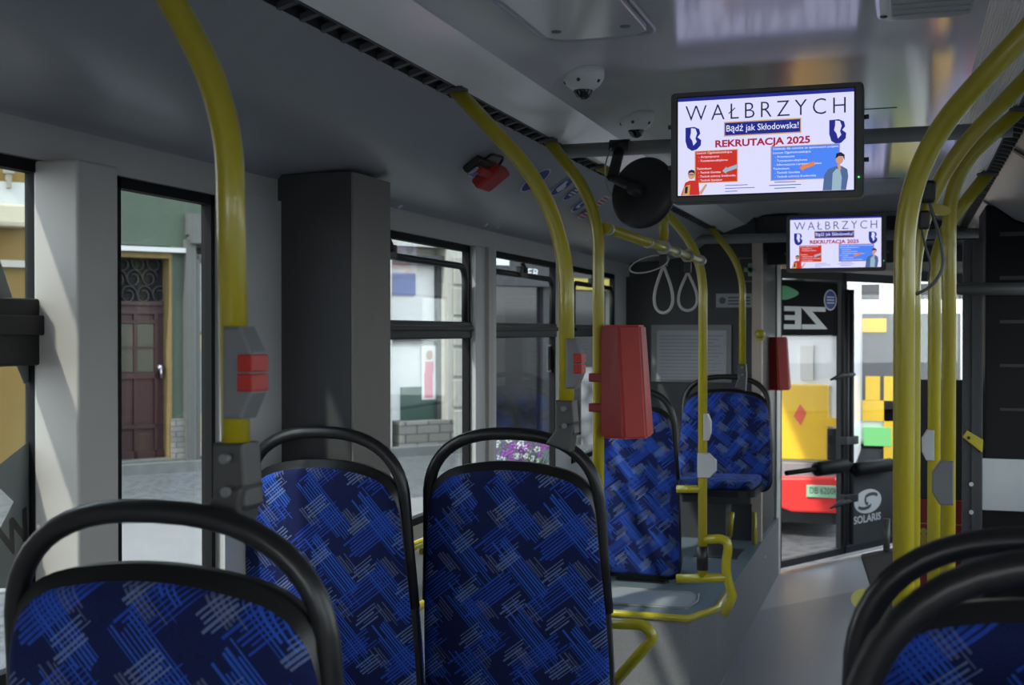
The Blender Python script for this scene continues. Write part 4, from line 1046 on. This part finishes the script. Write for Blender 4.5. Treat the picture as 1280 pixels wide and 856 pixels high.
t.part('window_poster', b, [mat('lace', (.24, .26, .27), .7, var=.6, scale=12), mat('poster_ochre', (.38, .30, .13), .7), mat('poster_pink', (.42, .27, .23), .7, var=.5, scale=9), mat('poster_grey', (.20, .22, .24), .7)], sg)
# --- pale stone building behind windows C.. E
t = Thing('stone_building', 'pale stone shop building with dark display windows seen through the rear windows', 'building', F0+fd*5)
m_stone = brick_mat('stone_blocks', (.46, .45, .38), (.40, .39, .33), (.20, .20, .18), 1, 1.6, .65)
b = new(); FB(b, 330, 1000, 0, 600, -3, -.4, abs_z=(ZG, TOP)); FB(b, 330, 490, 0, 600, -.42, 0, abs_z=(ZG, TOP)); FB(b, 560, 612, 0, 600, -.42, 0, abs_z=(ZG, TOP)); FB(b, 770, 1000, 0, 600, -.42, 0, abs_z=(ZG, TOP)); FB(b, 480, 1000, 250, 318, -.42, -.05); t.part('wall', b, mat('pale_plaster', (.36, .35, .31), .9, var=.12, scale=3))
b = new()
for i in range(7): FB(b, 566, 597, 322+i*38, 356+i*38, 0, .05, bevel=.015)
t.part('rustic_blocks', b, mat('cream_blocks', (.30, .29, .25), .9, var=.2, scale=4))
b = new(); FB(b, 500, 566, 526, 600, -.4, .02, abs_z=(ZG, None)); t.part('brick_plinth', b, brick_mat('grey_brick', (.20, .19, .17), (.13, .125, .11), (.05, .05, .05), 2.2, .55, .3))
b = new(); FB(b, 480, 562, 330, 526, -.4, -.3); sw_ = t.part('display_window', b, mat('white_blind', (.62, .61, .59), .8), label='bright white blinds')
b = new(); FB(b, 482, 562, 318, 330, -.3, -.1); FB(b, 482, 562, 418, 426, -.3, -.2); FB(b, 512, 562, 484, 526, -.3, -.27, 1); FB(b, 555, 561, 330, 526, -.3, -.2); FB(b, 482, 530, 340, 368, -.3, -.26, 2); t.part('window_bars', b, [m_dark, mat('deep_green', (.025, .06, .045), .3), mat('blind_blue', (.15, .18, .33), .6)], sw_)
b = new(); FB(b, 612, 770, 318, 556, -.4, -.3); dw = t.part('shop_front', b, m_dkglass)
b = new(); FB(b, 610, 772, 318, 358, -.3, -.1); FB(b, 688, 696, 358, 556, -.3, -.2); FB(b, 610, 772, 556, 570, -.4, .05, 0); t.part('fascia', b, m_dark, dw)
sa = fs(648)[0]; za = fs(660, 345)[1]; b = new(); text_into(b, 'LLER', .19, F0+fd*fs(650)[0]+fn*-.09+Zv*za, fd, Zv, 0, width=fs(678)[0]-fs(650)[0]); FB(b, 615, 640, 322, 331, -.1, -.08)
t.part('fascia_letters', b, mat('sign_white', (.75, .77, .78), .6), dw)
b = new(); FB(b, 700, 772, 348, 362, -.1, -.05); t.part('yellow_fascia', b, mat('fascia_yellow', (.42, .33, .05), .6), dw)
# posters
b = new(); FB(b, 713, 752, 458, 582, .3, .33, 0)
o = single('portrait_poster', b, None, '', ''); o.data.materials.clear()
mp = bpy.data.materials.new('portrait_print'); mp.use_nodes = True; n = mp.node_tree.nodes; l = mp.node_tree.links
nz = n.new('ShaderNodeTexVoronoi'); nz.inputs['Scale'].default_value = 3.2; t_ = n.new('ShaderNodeTexCoord'); l.new(t_.outputs['Object'], nz.inputs['Vector']); r_ = n.new('ShaderNodeValToRGB')
r_.color_ramp.elements[0].color = (.5, .48, .48, 1); r_.color_ramp.elements[1].color = (.06, .055, .06, 1); r_.color_ramp.elements[1].position = .75
l.new(nz.outputs['Distance'], r_.inputs[0]); l.new(r_.outputs[0], n['Principled BSDF'].inputs['Base Color']); o.data.materials.append(mp)
o['label'] = 'black and white floral poster on a stand outside, between the two centre poles'; o['category'] = 'poster'
t = Thing('figure_poster', 'white poster of a small figure in pink, seen through the third window', 'poster', F0+fd*fs(548)[0])
b = new(); FB(b, 538, 556, 432, 500, -.29, -.26); t.part('sheet', b, mat('poster_white', (.75, .72, .68), .8))
b = new(); s_, z_ = fs(547, 444); pc_ = F0+fd*s_+Zv*z_+fn*-.25; flat(b, ell(pc_, fd, Zv, .06, .075)); FB(b, 542, 552, 452, 466, -.26, -.25, 1); FB(b, 541, 551, 466, 498, -.26, -.25, 1); t.part('figure', b, [mat('figure_skin', (.45, .28, .20), .8), mat('figure_pink', (.60, .20, .26), .8)])
# flowers in a planter
fp = atZ(642, 580, 0); dirf = ray(642, 578); pf = EYE+dirf*8.0
t = Thing('flower_planter', 'planter of purple and white flowers on the street beside the bus', 'planter', (pf.x, pf.y, ZG))
b = new(); zt_ = pf.z-.03; tube(b, [(pf.x, pf.y, ZG), (pf.x, pf.y, ZG+.06), (pf.x, pf.y, zt_)], [.13, .11, .17], 18); t.part('pot', b, mat('pot_grey', (.20, .19, .18), .8))
b = new()
for i in range(60):
    a = random.random()*6.28; r = random.random()**.5*.20; c = Vector((pf.x+math.cos(a)*r, pf.y+math.sin(a)*r, zt_)); e = c+Vector((math.cos(a)*.05, math.sin(a)*.05, .05+random.random()*.12)); tube(b, [c, e], [.006, .002], 4)
t.part('leaves', b, mat('leaf_green', (.05, .11, .03), .7))
for nm, col, n_ in (('purple_flowers', (.22, .05, .26), 38), ('white_flowers', (.5, .48, .5), 22)):
    b = new()
    for i in range(n_):
        a = random.random()*6.28; r = random.random()**.5*.23; c = Vector((pf.x+math.cos(a)*r, pf.y+math.sin(a)*r, zt_+.03+random.random()*.13))
        for j in range(5):
            aa = j*1.2566+a; d_ = Vector((math.cos(aa), math.sin(aa)*.5, math.sin(aa)*.8))*.016
            bmesh.ops.create_icosphere(b, subdivisions=1, radius=.009, matrix=Matrix.Translation(c+d_))
    o = t.part(nm, b, mat(nm, col, .7)); o['kind'] = 'stuff'

# --- bus ahead, seen through the front doors
YV = 11.6
def VB(bm, u0, u1, v0, v1, y0=0, y1=.05, mi=0, bevel=0):
    a_ = vp(u0, v0, YV); c_ = vp(u1, v1, YV)
    box(bm, (a_.x, YV+y0, a_.z), (c_.x, YV+y1, c_.z), mi, bevel)
m_byel = mat('bus_yellow', (.85, .52, .03), .35, coat=.4, var=.04); m_bwhite = mat('bus_white', (.85, .85, .85), .35, coat=.4, var=.03)
t = Thing('city_bus', 'yellow and white city bus with a red bumper ahead, seen through the front doors', 'bus', (-1.8, YV+2, ZG))
b = new(); a_ = vp(1052, 300, YV); xr_ = a_.x; xl_ = xr_-2.1
box(b, (xl_, YV+.05, -.05), (xr_, YV+5.2, 2.75), bevel=.08); t.part('body', b, m_bwhite)
b = new(); box(b, (xl_+.02, YV, vp(1000, 575, YV).z), (vp(1036, 500, YV).x, YV+.1, vp(1000, 480, YV).z), bevel=.02); box(b, (xl_+.02, YV+.01, vp(1000, 560, YV).z), (xr_, YV+.1, vp(1000, 545, YV).z)); t.part('engine_cover', b, m_byel, label='yellow lower panel')
b = new(); VB(b, 1017, 1050, 522, 533, -.01, .03); t.part('number_panel', b, m_byel)
b = new(); VB(b, 900, 1052, 350, 420, .02, .07); VB(b, 1000, 1016, 432, 475, .02, .06, 1); t.part('rear_window', b, [m_dkglass, mat('poster_pale', (.7, .68, .62), .6)])
b = new(); flat(b, [vp(u, v, YV-.004) for u, v in ((992, 520), (1000, 505), (1008, 516), (1001, 532))]); t.part('red_mark', b, mat('mark_red', (.75, .12, .06), .5))
b = new(); VB(b, 1034, 1052, 535, 575, -.03, .1, bevel=.01); t.part('tail_lamp', b, m_dkglass)
b = new(); VB(b, 900, 1050, 574, 598, -.1, .1, bevel=.01); t.part('grey_valance', b, mat('valance_grey', (.22, .22, .22), .6))
b = new()
pts = [(900, 597), (1044, 597), (1050, 610), (1050, 642), (990, 640), (974, 634), (900, 634)]
prism(b, [vp(u, v, YV-.25) for u, v in pts], (0, .4, 0), bevel=.02); bu = t.part('bumper', b, mat('bumper_red', (.72, .035, .03), .35, coat=.4), label='red bumper')
b = new(); pa = vp(1008, 606, YV-.27); pb = vp(1050, 623, YV-.27); box(b, (pa.x, YV-.27, pb.z), (pb.x, YV-.24, pa.z), 0, .006)
text_into(b, 'DB 6200H', .085, Vector((pa.x+.03, YV-.272, pb.z+.035)), Vector((1, 0, 0)), Zv, 1, width=(pb.x-pa.x)*.85)
t.part('number_plate', b, [mat('plate_green', (.30, .52, .34), .5), mat('plate_ink', (.03, .06, .04), .5)], bu, label='green number plate')
b = new(); box(b, (xl_+.1, YV, ZG+.12), (xr_-.02, YV+5.1, -.04)); t.part('underbody', b, m_black)
for x in (xl_+.25, xr_-.25):
    b = new(); lathe(b, [(0, -.13), (.3, -.13), (.47, -.12), (.48, -.05), (.48, .05), (.47, .12), (0, .12)], (x, YV+2.6, ZG+.48), (1, 0, 0), 28); t.part('wheel', b, m_black)
# second yellow bus farther right
t = Thing('yellow_bus', 'far yellow and white bus with a green display, right half of the front doors', 'bus', (-.2, 18, ZG))
YW = 17.0
def WB(bm, u0, u1, v0, v1, y0=0, y1=.05, mi=0, bevel=0):
    a_ = vp(u0, v0, YW); c_ = vp(u1, v1, YW); box(bm, (a_.x, YW+y0, a_.z), (c_.x, YW+y1, c_.z), mi, bevel)
b = new(); WB(b, 1060, 1240, 375, 560, 0, 8, bevel=.08); t.part('body', b, m_bwhite)
b = new(); WB(b, 1078, 1200, 392, 528, -.02, .02); ww_ = t.part('windscreen', b, mat('far_glass', (.10, .10, .10), .15, spec=.8))
b = new(); WB(b, 1078, 1108, 398, 415, -.05, -.02, 0); WB(b, 1082, 1100, 470, 500, -.05, -.02, 0); t.split('seat_row', b, m_byel, ww_)
b = new(); WB(b, 1078, 1200, 500, 528, -.06, .0); WB(b, 1105, 1118, 470, 580, -.06, 0); t.split('yellow_front', b, m_byel)
b = new(); WB(b, 1080, 1114, 533, 557, -.08, 0); t.part('route_display', b, screen_mat('route_green', (.25, .85, .28), .9), label='bright green display')
b = new(); WB(b, 1060, 1240, 560, 582, .0, 7.8); t.part('skirt', b, m_dark)
# bright pale building closing the street behind
t = Thing('white_building', 'bright pale building closing the street far beyond the front doors', 'building', (2, 34, ZG))
b = new(); box(b, (-7, 34, ZG), (16, 40, 6.0)); t.part('wall', b, mat('far_white', (.9, .9, .88), .9, var=.03))
for i in range(10):
    b = new(); x = -6+i*2.1; box(b, (x, 33.95, 1.2), (x+1.1, 34.02, 2.9)); t.part('window', b, m_dkglass)
b = new(); box(b, (-7.2, 33.7, 5.8), (16.2, 40, 6.3)); t.part('cornice', b, mat('far_grey', (.5, .5, .5), .9))
